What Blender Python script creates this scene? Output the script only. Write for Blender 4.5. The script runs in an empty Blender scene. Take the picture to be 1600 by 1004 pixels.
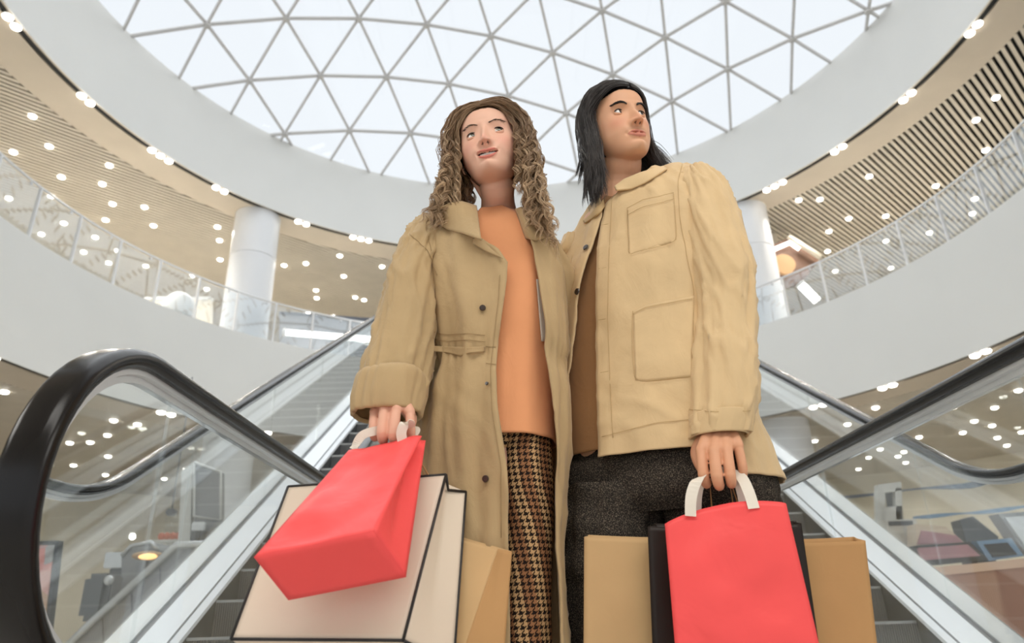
import bpy, bmesh, math, random
import numpy as np
from mathutils import Vector, Matrix, noise
from mathutils.bvhtree import BVHTree
random.seed(7)
SC = bpy.context.scene
COL = SC.collection
PI = math.pi

# ---------------------------------------------------------------- camera
CAMZ = 0.5
PITCH, ROLL, FPX = 0.3967, -0.0319, 1097.43
FW = Vector((0, math.cos(PITCH), math.sin(PITCH)))
_r = Vector((1, 0, 0)); _u = _r.cross(FW)
RT = math.cos(ROLL)*_r + math.sin(ROLL)*_u
UP = -math.sin(ROLL)*_r + math.cos(ROLL)*_u
CAM = Vector((0, 0, CAMZ))
cd = bpy.data.cameras.new('camera'); cam = bpy.data.objects.new('camera', cd); COL.objects.link(cam)
cd.sensor_width = 36; cd.lens = FPX/1600*36; cd.clip_end = 200; cd.clip_start = 0.02
cam.matrix_world = Matrix(((RT.x, UP.x, -FW.x, 0), (RT.y, UP.y, -FW.y, 0), (RT.z, UP.z, -FW.z, CAMZ), (0, 0, 0, 1)))
cd.dof.use_dof = True; cd.dof.focus_distance = 1.72; cd.dof.aperture_fstop = 3.6
SC.camera = cam

# ---------------------------------------------------------------- sky, lamps, exposure
w = bpy.data.worlds.new('overcast_sky'); SC.world = w; w.use_nodes = True
bg = w.node_tree.nodes['Background']; bg.inputs[0].default_value = (0.90, 0.95, 1.0, 1); bg.inputs[1].default_value = 0.93
def lamp(name, kind, loc, energy, color=(1, 1, 1), target=None, **kw):
    l = bpy.data.lights.new(name, kind); l.energy = energy; l.color = color
    for k, v in kw.items(): setattr(l, k, v)
    o = bpy.data.objects.new(name, l); COL.objects.link(o); o.location = loc
    if target is not None:
        o.rotation_euler = (Vector(target)-Vector(loc)).to_track_quat('-Z', 'Y').to_euler()
    return o
lamp('sky_light', 'SUN', (0, 9, 20), 3.0, (0.95, 0.98, 1.0), target=(0, 9.0, 0), angle=math.radians(110))
lamp('fill_light_front', 'AREA', (0.5, -0.9, 4.15), 140, (1.0, 0.97, 0.92), target=(0.3, 1.2, 1.0), shape='RECTANGLE', size=5.0, size_y=1.6)  # added soft key light behind the camera, no fixture there
lamp('fill_light_left', 'AREA', (-5.5, 0.5, 4.15), 95, (1.0, 0.97, 0.92), target=(-0.4, 1.6, 1.2), shape='RECTANGLE', size=3.0, size_y=2.0)  # added fill from the left, out of view
lamp('fill_light_right', 'AREA', (6.0, 0.5, 4.15), 85, (1.0, 0.97, 0.92), target=(0.6, 1.6, 1.2), shape='RECTANGLE', size=3.0, size_y=2.0)  # added fill from the right, out of view
SC.view_settings.view_transform = 'Standard'; SC.view_settings.look = 'None'
SC.view_settings.gamma = 1.0; SC.view_settings.use_curve_mapping = False
SC.view_settings.exposure = 0.10
try:
    SC.cycles.use_denoising = True; SC.cycles.max_bounces = 8; SC.cycles.transparent_max_bounces = 24
    SC.cycles.diffuse_bounces = 4; SC.cycles.caustics_reflective = False; SC.cycles.caustics_refractive = False
    SC.cycles.sample_clamp_indirect = 6.0
except Exception: pass

# ---------------------------------------------------------------- helpers
def ray(px, py): return FW + (px-800)/FPX*RT - (py-502)/FPX*UP
def at(px, py, Y):
    d = ray(px, py); return CAM + d*(Y/d.y)
def atz(px, py, z):
    d = ray(px, py); return CAM + d*((z-CAMZ)/d.z)
def pix(p):
    q = Vector(p)-CAM; s = q.dot(FW); return 800+FPX*q.dot(RT)/s, 502-FPX*q.dot(UP)/s
def s2l(c): return tuple(((v/255)/12.92 if v/255 <= .04045 else ((v/255+.055)/1.055)**2.4) for v in c)

def new_mat(name):
    m = bpy.data.materials.new(name); m.use_nodes = True
    nt = m.node_tree; b = nt.nodes['Principled BSDF']; return m, nt, b
def mat(name, col, rough=0.5, metal=0.0, var=0.0, scale=20.0, bump=0.0, bscale=200.0, coat=0.0, sub=0.0, emit=None, estr=1.0, spec=None, sheen=0.0):
    m, nt, b = new_mat(name)
    col = tuple(col)
    b.inputs['Base Color'].default_value = (*col, 1)
    b.inputs['Roughness'].default_value = rough; b.inputs['Metallic'].default_value = metal
    if spec is not None: b.inputs['Specular IOR Level'].default_value = spec
    if coat: b.inputs['Coat Weight'].default_value = coat
    if sheen: b.inputs['Sheen Weight'].default_value = sheen; b.inputs['Sheen Roughness'].default_value = .5
    if sub:
        b.inputs['Subsurface Weight'].default_value = sub; b.inputs['Subsurface Radius'].default_value = (1, .35, .2); b.inputs['Subsurface Scale'].default_value = .008
    if emit is not None:
        b.inputs['Emission Color'].default_value = (*emit, 1); b.inputs['Emission Strength'].default_value = estr
    tc = nt.nodes.new('ShaderNodeTexCoord')
    if var:
        n = nt.nodes.new('ShaderNodeTexNoise'); n.inputs['Scale'].default_value = scale; n.inputs['Detail'].default_value = 5
        nt.links.new(tc.outputs['Object'], n.inputs['Vector'])
        r = nt.nodes.new('ShaderNodeValToRGB'); r.color_ramp.elements[0].position = .3; r.color_ramp.elements[1].position = .7
        r.color_ramp.elements[0].color = (*[c*(1-var) for c in col], 1); r.color_ramp.elements[1].color = (*[min(1, c*(1+var)) for c in col], 1)
        nt.links.new(n.outputs['Fac'], r.inputs['Fac']); nt.links.new(r.outputs['Color'], b.inputs['Base Color'])
    if bump:
        n = nt.nodes.new('ShaderNodeTexNoise'); n.inputs['Scale'].default_value = bscale; n.inputs['Detail'].default_value = 3
        nt.links.new(tc.outputs['Object'], n.inputs['Vector'])
        bp = nt.nodes.new('ShaderNodeBump'); bp.inputs['Strength'].default_value = bump; bp.inputs['Distance'].default_value = .002
        nt.links.new(n.outputs['Fac'], bp.inputs['Height']); nt.links.new(bp.outputs['Normal'], b.inputs['Normal'])
    return m
def glass_mat(name, tint=(.96, .98, .975), f0=.04, rough=0.0):
    """thin clear glass: transparent film with Schlick reflection, the same from either side"""
    m = bpy.data.materials.new(name); m.use_nodes = True; nt = m.node_tree; nt.nodes.clear()
    o = nt.nodes.new('ShaderNodeOutputMaterial'); mx = nt.nodes.new('ShaderNodeMixShader')
    t = nt.nodes.new('ShaderNodeBsdfTransparent'); t.inputs[0].default_value = (*tint, 1)
    g = nt.nodes.new('ShaderNodeBsdfGlossy'); g.inputs['Roughness'].default_value = rough; g.inputs[0].default_value = (.95, .97, .97, 1)
    lw = nt.nodes.new('ShaderNodeLayerWeight'); lw.inputs['Blend'].default_value = .5
    pw = nt.nodes.new('ShaderNodeMath'); pw.operation = 'POWER'; pw.inputs[1].default_value = 5
    ma = nt.nodes.new('ShaderNodeMath'); ma.operation = 'MULTIPLY_ADD'; ma.inputs[1].default_value = 1-f0; ma.inputs[2].default_value = f0; ma.use_clamp = True
    nt.links.new(lw.outputs['Facing'], pw.inputs[0]); nt.links.new(pw.outputs[0], ma.inputs[0])
    nt.links.new(ma.outputs[0], mx.inputs[0]); nt.links.new(t.outputs[0], mx.inputs[1]); nt.links.new(g.outputs[0], mx.inputs[2])
    nt.links.new(mx.outputs[0], o.inputs[0]); return m

def mesh_obj(name, V, F, m=None, parent=None, smooth=False, uvs=None):
    me = bpy.data.meshes.new(name); me.from_pydata([tuple(v) for v in V], [], F)
    if uvs is not None:
        ul = me.uv_layers.new(name='UVMap')
        for l in me.loops: ul.data[l.index].uv = uvs[l.vertex_index]
    if m is not None: me.materials.append(m)
    if smooth: me.polygons.foreach_set('use_smooth', [True]*len(me.polygons))
    me.update()
    o = bpy.data.objects.new(name, me); COL.objects.link(o)
    if parent is not None: o.parent = parent
    return o
def fix_normals(o):
    bm = bmesh.new(); bm.from_mesh(o.data); bmesh.ops.recalc_face_normals(bm, faces=bm.faces); bm.to_mesh(o.data); bm.free(); return o
def tag(o, label=None, cat=None, group=None, kind=None):
    if label: o['label'] = label
    if cat: o['category'] = cat
    if group: o['group'] = group
    if kind: o['kind'] = kind
    return o
def empty(name, loc=(0, 0, 0)):
    o = bpy.data.objects.new(name, None); COL.objects.link(o); o.location = loc; o.empty_display_size = .1; return o
def root(name, loc, label, cat, group=None):
    return tag(empty(name, loc), label, cat, group)
def local(o, parent):
    """parent a world-space mesh under an empty that stands elsewhere"""
    o.parent = parent; o.matrix_parent_inverse = Matrix.Translation(parent.location).inverted(); return o
def boxm(name, c, s, m, parent=None, bev=0.0, rz=0.0):
    bm = bmesh.new(); bmesh.ops.create_cube(bm, size=1)
    for v in bm.verts: v.co = Vector((v.co.x*s[0], v.co.y*s[1], v.co.z*s[2]))
    if bev: bmesh.ops.bevel(bm, geom=bm.edges[:], offset=bev, segments=2, affect='EDGES')
    bmesh.ops.transform(bm, matrix=Matrix.Translation(c) @ Matrix.Rotation(rz, 4, 'Z'), verts=bm.verts)
    me = bpy.data.meshes.new(name); bm.to_mesh(me); bm.free(); me.materials.append(m)
    o = bpy.data.objects.new(name, me); COL.objects.link(o)
    if parent is not None: local(o, parent)
    return o
def revolve(name, prof, m, th0=0, th1=360, n=192, cx=0.098, cy=9.009, closed=True, smooth=True, parent=None):
    full = abs(th1-th0) >= 359.9; V = []; F = []; k = len(prof); cnt = n if full else n+1
    for i in range(cnt):
        a = math.radians(th0+(th1-th0)*i/n)
        for r, z in prof: V.append((cx+r*math.cos(a), cy+r*math.sin(a), z))
    for i in range(n):
        j = (i+1) % cnt
        for q in range(k if closed else k-1):
            q2 = (q+1) % k
            F.append((i*k+q, j*k+q, j*k+q2, i*k+q2))
    if closed and not full:
        F.append(tuple(range(k))); F.append(tuple((cnt-1)*k+q for q in range(k))[::-1])
    o = mesh_obj(name, V, F, m, None)
    fix_normals(o)
    if smooth:
        for p in o.data.polygons: p.use_smooth = True
        try:
            o.data.set_sharp_from_angle(angle=math.radians(35))
        except Exception: pass
    if parent is not None: local(o, parent)
    return o
def tube(name, pts, rad, m=None, parent=None, n=10, cap=True, smooth=True, flat=1.0):
    V, F = tube_vf(pts, rad, n, cap, flat); o = mesh_obj(name, V, F, m, None, smooth)
    if parent is not None: local(o, parent)
    return o
def tube_vf(pts, rad, n=10, cap=True, flat=1.0, upv=None):
    pts = [Vector(p) for p in pts]; V = []; F = []
    if not hasattr(rad, '__len__'): rad = [rad]*len(pts)
    prev = None
    for i, p in enumerate(pts):
        t = (pts[min(i+1, len(pts)-1)]-pts[max(i-1, 0)]).normalized()
        if prev is None:
            a = Vector(upv) if upv else (Vector((0, 0, 1)) if abs(t.z) < .9 else Vector((1, 0, 0)))
            prev = t.cross(a).normalized()
        x = (prev-t*prev.dot(t)).normalized(); prev = x; y = t.cross(x)
        for k in range(n):
            a = 2*PI*k/n; V.append(p+(x*math.cos(a)+y*math.sin(a)*flat)*rad[i])
    for i in range(len(pts)-1):
        for k in range(n):
            k2 = (k+1) % n; F.append((i*n+k, i*n+k2, (i+1)*n+k2, (i+1)*n+k))
    if cap:
        F.append(tuple(range(n))[::-1]); F.append(tuple((len(pts)-1)*n+k for k in range(n)))
    return V, F
ORD = ['first', 'second', 'third', 'fourth', 'fifth', 'sixth', 'seventh', 'eighth', 'ninth', 'tenth', 'eleventh', 'twelfth', 'thirteenth', 'fourteenth', 'fifteenth', 'sixteenth', 'seventeenth', 'eighteenth', 'nineteenth', 'twentieth', 'twenty-first', 'twenty-second', 'twenty-third', 'twenty-fourth', 'twenty-fifth', 'twenty-sixth', 'twenty-seventh', 'twenty-eighth', 'twenty-ninth', 'thirtieth', 'thirty-first', 'thirty-second', 'thirty-third', 'thirty-fourth', 'thirty-fifth', 'thirty-sixth', 'thirty-seventh', 'thirty-eighth']

M = {}
M['white'] = mat('white_plaster', (.80, .80, .775), .55, var=.02, scale=.6)
M['white_cool'] = mat('white_column_paint', (.84, .85, .87), .4)
M['cream'] = mat('cream_plaster', s2l((240, 232, 214)), .7, var=.04, scale=1.5)
M['beige'] = mat('beige_soffit_paint', s2l((206, 194, 176)), .6, var=.03, scale=2)
M['slat'] = mat('beige_slat', s2l((208, 199, 183)), .45, var=.04, scale=3)
M['dark'] = mat('black_void', (.012, .012, .012), .8)
M['floor'] = mat('polished_stone_floor', s2l((212, 207, 198)), .25, var=.05, scale=2.5)
M['floor2'] = mat('pale_gallery_floor', s2l((238, 235, 229)), .25, var=.05, scale=2.5)
M['alu'] = mat('brushed_aluminium', (.70, .72, .74), .34, .5, var=.03, scale=4)
M['alu_bright'] = mat('bright_aluminium', (.80, .82, .85), .30, .30)
M['steel'] = mat('dark_steel', (.20, .205, .21), .38, .7, var=.2, scale=6)
M['chan'] = mat('glass_channel', (.22, .22, .23), .4, .5)
M['rubber'] = mat('black_rubber_handrail', (.010, .009, .009), .22, spec=.28)
M['glass'] = glass_mat('clear_glass', (.965, .975, .972), .07)
M['rail_glass'] = glass_mat('gallery_glass', (.95, .965, .97), .20)
M['pane'] = glass_mat('skylight_glass', (1.0, 1.0, 1.0), .02)
M['bar'] = mat('grey_glazing_bar', (.66, .65, .64), .5)
M['lens'] = mat('lamp_lens', (1, 1, 1), .3, emit=(1.0, .95, .86), estr=9.0)
M['trimw'] = mat('lamp_trim', (.85, .83, .78), .4)
M['wrail'] = mat('white_rail_paint', (.86, .87, .88), .35)
# ================================================================ the setting
CX, CY = 0.098, 9.009
RF = 7.8054                       # gallery fascia radius
Z1, Z1T, ZR = 4.30, 6.323, 7.2775  # fascia bottom, fascia top, gallery rail
ZU, ZD, RD = 9.7625, 11.70, 8.0506  # upper ceiling, skylight curb, skylight radius
ROUT = 17.5
def S(o): return tag(o, kind='structure')

fl = mesh_obj('floor', [(-26, -16, 0), (26, -16, 0), (26, 34, 0), (-26, 34, 0), (-26, -16, -.2), (26, -16, -.2), (26, 34, -.2), (-26, 34, -.2)],
              [(0, 1, 2, 3), (7, 6, 5, 4), (0, 4, 5, 1), (1, 5, 6, 2), (2, 6, 7, 3), (3, 7, 4, 0)], M['floor']); S(fl)
# outer walls, both levels; the unseen side behind the camera is left open for added daylight
for nm, a, b in (('wall_right', -18, 60), ('wall_back', 60, 120), ('wall_left', 120, 198)):
    S(revolve(nm, [(ROUT, 0), (ROUT+.25, 0), (ROUT+.25, ZU+.3), (ROUT, ZU+.3)], M['cream'], a, b, 48))
# gallery slab with its white fascia band
S(revolve('trim_1', [(RF, Z1-.004), (RF+.03, Z1-.004), (RF+.03, Z1T-.12), (RF+.22, Z1T-.12), (RF+.22, Z1T), (RF, Z1T)], M['white'], n=240))
S(revolve('floor', [(RF+.06, Z1T-.32), (ROUT, Z1T-.32), (ROUT, Z1T-.12), (RF+.06, Z1T-.12)], M['floor2'], n=120))
# white upstand under the skylight
S(revolve('trim_2', [(RD, ZU-.004), (RD+.03, ZU-.004), (RD+.03, ZD), (RD+.5, ZD), (RD+.5, ZD+.12), (RD, ZD+.12)], M['white'], n=240))

def ring_ceiling(z, r_in, r_sl, slot0, slot1, direction, pitch, wid, depth, indiv_y, cap=290):
    """dark backing, beige soffit ring with a dark slot, and slats cut to the ring"""
    c = S(revolve('ceiling', [(r_in+.06, z+.20), (ROUT, z+.20), (ROUT, z+.34), (r_in+.06, z+.34)], M['dark'], n=96))
    S_ = lambda pr, nm, mm: revolve(nm, pr, mm, n=240, parent=c)
    S_([(r_in+.03, z), (slot0, z), (slot0, z+.2), (r_in+.03, z+.2)], 'soffit_edge', M['beige'])
    S_([(slot1, z), (r_sl, z), (r_sl, z+.2), (slot1, z+.2)], 'soffit', M['beige'])
    S_([(slot0, z+.02), (slot1, z+.02), (slot1, z+.05), (slot0, z+.05)], 'lamp_slot', M['dark'])
    dx, dy = math.cos(direction), math.sin(direction); nx, ny = -dy, dx
    segs = []
    k = -int(ROUT/pitch)
    while k*pitch < ROUT:
        d = k*pitch; k += 1
        lo = math.sqrt(max(0, ROUT**2-d*d)); hi = math.sqrt(r_sl**2-d*d) if abs(d) < r_sl else 0
        for s0, s1 in (((hi, lo), (-lo, -hi)) if hi > 0 else ((-lo, lo),)):
            if s1-s0 < .2: continue
            a = (CX+nx*d+dx*s0, CY+ny*d+dy*s0); b = (CX+nx*d+dx*s1, CY+ny*d+dy*s1)
            segs.append((a, b))
    def vf(a, b):
        h = wid/2; V = []
        for p in (a, b):
            for o_, zz in ((-h, z), (h, z), (h, z+depth), (-h, z+depth)):
                V.append((p[0]+nx*o_, p[1]+ny*o_, zz))
        return V, [(0, 1, 2, 3)[::-1], (4, 5, 6, 7), (0, 4, 5, 1), (1, 5, 6, 2), (2, 6, 7, 3), (3, 7, 4, 0)]
    def seen(s):   # how near to the gallery edge in front of the viewer
        (ax, ay), (bx, by) = s
        best = 1e9
        for t in np.linspace(0, 1, 9):
            x, y = ax+(bx-ax)*t, ay+(by-ay)*t
            if y > indiv_y: best = min(best, math.hypot(x, y))
        return best
    segs.sort(key=seen); V = []; F = []
    for i, s in enumerate(segs):
        v, f = vf(*s)
        if i < cap and seen(s) < 1e8:
            o = mesh_obj('slat', v, f, M['slat'], c)
        else:
            n0 = len(V); V += v; F += [tuple(q+n0 for q in ff) for ff in f]
    if V: tag(mesh_obj('slat_field', V, F, M['slat'], c), kind='stuff')
    return c
ceil_up = ring_ceiling(ZU, RD, 9.03, 8.112, 8.228, math.radians(43), .123, .067, .055, 7.5)
ceil_lo = ring_ceiling(Z1, RF, 8.75, 7.845, 7.955, math.radians(3), .12, .085, .045, 7.5, cap=0)

# ---- skylight: shallow triangulated dome
def dome_z(x, y): return 14.2212-.037*((x-CX)**2+(y-CY)**2)
A0 = (-6.369, 11.4207); LA, AN = 1.578, .2752
av = (LA*math.cos(AN), LA*math.sin(AN)); bv = (LA*math.cos(AN+2.0945), LA*math.sin(AN+2.0945))
sky = S(empty('window_1', (CX, CY, ZD)))
def node(i, j): return (A0[0]+i*av[0]+j*bv[0], A0[1]+i*av[1]+j*bv[1])
RG = RD+.06
circ = [(CX+RG*math.cos(2*PI*k/120), CY+RG*math.sin(2*PI*k/120)) for k in range(120)]
def clip(poly):
    out = poly
    for k in range(120):
        (x1, y1), (x2, y2) = circ[k], circ[(k+1) % 120]
        inside = lambda p: (x2-x1)*(p[1]-y1)-(y2-y1)*(p[0]-x1) >= 0
        res = []
        for i in range(len(out)):
            p, q = out[i], out[(i+1) % len(out)]
            a, b = inside(p), inside(q)
            if a: res.append(p)
            if a != b:
                e = (x2-x1, y2-y1); d = (q[0]-p[0], q[1]-p[1])
                t = (e[0]*(p[1]-y1)-e[1]*(p[0]-x1))/-(e[0]*d[1]-e[1]*d[0]) if abs(e[0]*d[1]-e[1]*d[0]) > 1e-12 else 0
                res.append((p[0]+d[0]*t, p[1]+d[1]*t))
        out = res
        if len(out) < 3: return []
    return out
def rr_(p): return math.hypot(p[0]-CX, p[1]-CY)
pane_list = []; bar_list = set(); nodes_in = []
for i in range(-16, 24):
    for j in range(-20, 20):
        n0 = node(i, j)
        if rr_(n0) < RD-.05: nodes_in.append(n0)
        for tri in (((i, j), (i+1, j), (i+1, j+1)), ((i, j), (i+1, j+1), (i, j+1))):
            P_ = [node(*t) for t in tri]
            if min(rr_(p) for p in P_) < RG+1:
                c_ = clip(P_)
                if c_: pane_list.append(c_)
        for dlt in ((1, 0), (0, 1), (1, 1)):
            p, q = node(i, j), node(i+dlt[0], j+dlt[1])
            if rr_(p) < RG or rr_(q) < RG:
                if rr_(p) > rr_(q): p, q = q, p
                if rr_(q) > RG:
                    lo, hi = 0, 1
                    for _ in range(30):
                        md = (lo+hi)/2; mm = (p[0]+(q[0]-p[0])*md, p[1]+(q[1]-p[1])*md)
                        if rr_(mm) < RG: lo = md
                        else: hi = md
                    q = mm
                if math.hypot(p[0]-q[0], p[1]-q[1]) > .1: bar_list.add((p, q))
for c_ in pane_list:
    V = [(x, y, dome_z(x, y)+.06) for x, y in c_]; mesh_obj('pane', V, [tuple(range(len(V)))], M['pane'], None).parent = None
for o in [o for o in COL.objects if o.name.startswith('pane')]: local(o, sky)
bar_list = sorted(bar_list, key=lambda b: math.hypot(b[0][0], b[0][1]-14)); VV = []; FF = []
for k, (p, q) in enumerate(bar_list):
    P3 = [(p[0], p[1], dome_z(*p)), (q[0], q[1], dome_z(*q))]
    V, F = tube_vf(P3, .036, 6, flat=1.5)
    if k < 295: local(mesh_obj('glazing_bar', V, F, M['bar']), sky)
    else:
        n0 = len(VV); VV += V; FF += [tuple(a+n0 for a in f) for f in F]
if VV: tag(local(mesh_obj('glazing_bar_field', VV, FF, M['bar']), sky), kind='stuff')
nm_ = None
for p in nodes_in:
    if nm_ is None:
        bm = bmesh.new(); bmesh.ops.create_cone(bm, cap_ends=True, segments=14, radius1=.085, radius2=.075, depth=.10)
        nm_ = bpy.data.meshes.new('node_hub'); bm.to_mesh(nm_); bm.free(); nm_.materials.append(M['bar'])
    o = bpy.data.objects.new('node_hub', nm_); COL.objects.link(o); local(o, sky); o.location = (p[0], p[1], dome_z(*p)-.01)

# ---- lamps in the slots and in the slats
bm = bmesh.new(); bmesh.ops.create_cone(bm, cap_ends=True, segments=20, radius1=.085, radius2=.085, depth=.05)
LM_RING = bpy.data.meshes.new('lamp_housing'); bm.to_mesh(LM_RING); bm.free(); LM_RING.materials.append(M['trimw'])
bm = bmesh.new(); bmesh.ops.create_uvsphere(bm, u_segments=18, v_segments=8, radius=.078)
for v in bm.verts: v.co.z *= .5
LM_LENS = bpy.data.meshes.new('lens'); bm.to_mesh(LM_LENS); bm.free(); LM_LENS.materials.append(M['lens'])
def downlight(x, y, z, label, group, s=1.0, watt=0):
    r = root('downlight', (x, y, z), label, 'ceiling light', group)
    for me, nm, dz in ((LM_RING, 'housing', .022), (LM_LENS, 'lens', -.014)):
        o = bpy.data.objects.new(nm, me); COL.objects.link(o); o.parent = r; o.location = (0, 0, dz*s); o.scale = (s, s, s)
    if watt:
        l = lamp('downlight_beam', 'SPOT', (x, y, z-.06), watt, (1, .95, .87), spot_size=math.radians(140), spot_blend=.6, shadow_soft_size=.07)
        l.rotation_euler = (0, 0, 0)
def slot_group(th, n, r, z, where, step):
    for k in range(n):
        a = math.radians(th+(k-(n-1)/2)*step)
        pos = '' if n == 1 else [' left one', ' middle one', ' right one'][k if n == 3 else (0 if k == 0 else 2)]
        if a < PI/2*3: pos = {' left one': ' right one', ' right one': ' left one'}.get(pos, pos)
        downlight(CX+r*math.cos(a), CY+r*math.sin(a), z-.01, '%s slot lamp %s' % ((pos.strip()[:-4] or 'single'), where), 'lamps in the black ceiling slots')
UPS = [(3.3, 2), (15.6, 2), (28.2, 2), (40.0, 3), (52.5, 2), (65, 3), (78, 2), (91, 3), (104, 2), (119.3, 3), (130.3, 2), (145.3, 2), (156.0, 3), (169.2, 2), (182.5, 2)]
for q, (th, n) in enumerate(UPS):
    side = 'right' if th < 50 else ('left' if th > 115 else 'middle')
    if side == 'right': w_ = 'of the %s group right of the column, upper ceiling' % ORD[3-q]
    elif side == 'left': w_ = 'of the %s group left of the woman, upper ceiling' % ORD[q-9]
    else: w_ = 'of the %s group behind the couple, upper ceiling' % ORD[q-4]
    slot_group(th, n, 8.17, ZU, w_, 1.5)
LOS = [(14.8, 2), (28.5, 2), (39.3, 2), (53, 2), (66, 2), (79, 2), (92, 2), (105, 2), (118, 2), (134, 2), (149.3, 2), (162.5, 2), (175, 2)]
for q, (th, n) in enumerate(LOS):
    if th < 45: w_ = 'of the %s group right of the man, below the fascia' % ORD[2-q]
    elif th > 130: w_ = 'of the %s group left of the woman, below the fascia' % ORD[q-9]
    else: w_ = 'of the %s group behind the couple, below the fascia' % ORD[q-3]
    slot_group(th, n, 7.90, Z1, w_, 1.55)
UL = [(51, 181), (77, 228), (21, 237), (171, 258), (96, 276), (226, 323), (160, 287), (176, 318), (165, 343), (240, 352), (340, 354), (343, 375), (344, 405), (228, 415), (300, 430), (323, 451), (14, 309), (81, 306), (100, 348), (65, 365), (149, 370), (131, 393), (184, 391), (170, 410)]
UM = [(478, 411), (444, 414), (531, 399), (537, 431), (494, 453), (495, 465), (597, 416), (555, 464), (569, 468), (482, 487), (521, 493)]
UR = [(1248, 312), (1281, 311), (1358, 275), (1326, 341), (1295, 361), (1384, 337), (1462, 290), (1556, 152), (1525, 187), (1540, 234), (1293, 392), (1305, 423), (1384, 376), (1392, 418), (1452, 363), (1523, 310), (1519, 333)]
LL = [(7, 611), (215, 662), (168, 679), (109, 691), (141, 690), (169, 712), (244, 718), (115, 726), (215, 733), (165, 741), (257, 747), (291, 732), (289, 760), (178, 656)]
LR = [(1368, 636), (1324, 662), (1489, 635), (1554, 636), (1591, 609), (1522, 657), (1550, 664), (1504, 675), (1558, 683), (1596, 674), (1573, 695), (1436, 682), (1375, 701), (1357, 714), (1412, 705), (1403, 712), (1415, 722), (1341, 732), (1273, 688)]
for lst, z, where, wt in ((UL, ZU, 'upper slatted ceiling left of the column', 110), (UM, ZU, 'upper slatted ceiling beside the woman', 110), (UR, ZU, 'upper slatted ceiling right of the man', 110),
                          (LL, Z1, 'lower slatted ceiling at left', 50), (LR, Z1, 'lower slatted ceiling at right', 50)):
    for k, (px, py) in enumerate(sorted(lst)):
        p = atz(px, py, z)
        downlight(p.x, p.y, z, 'downlight in the %s, %s from the left' % (where, ORD[k]), 'downlights in the slatted ceilings', .9, wt)

# ---- gallery balustrade
def balustrade():
    r = root('gallery_railing', (CX, CY, Z1T), 'curved glass railing with white posts and white top rail along the gallery edge', 'railing')
    rr = RF+.07
    def arc(n0, n1, rad, z, steps): return [(CX+rad*math.cos(a), CY+rad*math.sin(a), z) for a in np.linspace(math.radians(n0), math.radians(n1), steps)]
    def closed_tube(name, rad, z, t, m):
        V = []; F = []; n = 240; k = 8
        for i in range(n):
            a = 2*PI*i/n
            for q in range(k):
                b = 2*PI*q/k; R_ = rad+t*math.cos(b); V.append((CX+R_*math.cos(a), CY+R_*math.sin(a), z+t*math.sin(b)))
        for i in range(n):
            for q in range(k): F.append((i*k+q, ((i+1) % n)*k+q, ((i+1) % n)*k+(q+1) % k, i*k+(q+1) % k))
        return local(mesh_obj(name, V, F, m, None, True), r)
    closed_tube('top_rail', rr, ZR, .024, M['wrail'])
    closed_tube('base_channel', rr, Z1T+.012, .018, M['wrail'])
    for k in range(54):
        a = math.radians(.9+6.6667*k); x, y = CX+rr*math.cos(a), CY+rr*math.sin(a)
        o = boxm('post', (x, y, (Z1T+ZR)/2), (.055, .03, ZR-Z1T), M['wrail'], r, rz=a)
        kn = boxm('rail_clamp', (CX+(rr-.02)*math.cos(a+.03), CY+(rr-.02)*math.sin(a+.03), ZR-.07), (.03, .04, .04), M['alu'], r, rz=a)
        th0, th1 = .9+6.6667*k+.25, .9+6.6667*(k+1)-.25
        V = []; F = []; m_ = 8
        for i in range(m_+1):
            b = math.radians(th0+(th1-th0)*i/m_)
            for dr, z in ((-.005, Z1T+.03), (-.005, ZR-.05), (.005, ZR-.05), (.005, Z1T+.03)): V.append((CX+(rr+dr)*math.cos(b), CY+(rr+dr)*math.sin(b), z))
        for i in range(m_):
            for q in range(4): F.append((i*4+q, (i+1)*4+q, (i+1)*4+(q+1) % 4, i*4+(q+1) % 4))
        F += [(0, 1, 2, 3), (m_*4+3, m_*4+2, m_*4+1, m_*4)]
        local(mesh_obj('glass_panel', V, F, M['rail_glass'], None, False), r)
balustrade()

# ---- columns
def column(th, label):
    a = math.radians(th); r_ = 8.66; x, y = CX+r_*math.cos(a), CY+r_*math.sin(a)
    c = root('column', (x, y, 0), label, 'column', 'white columns round the atrium')
    prof = [(0, 0), (.53, 0), (.53, 8.55), (.515, 8.56), (.515, 8.58), (.53, 8.59), (.53, ZU), (0, ZU)]
    revolve('shaft', prof, M['white_cool'], n=48, cx=x, cy=y, closed=False, parent=c)
column(136.6, 'white round column left of the woman standing behind the gallery railing')
column(47.4, 'white round column at the man\'s shoulder standing behind the gallery railing')
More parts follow.
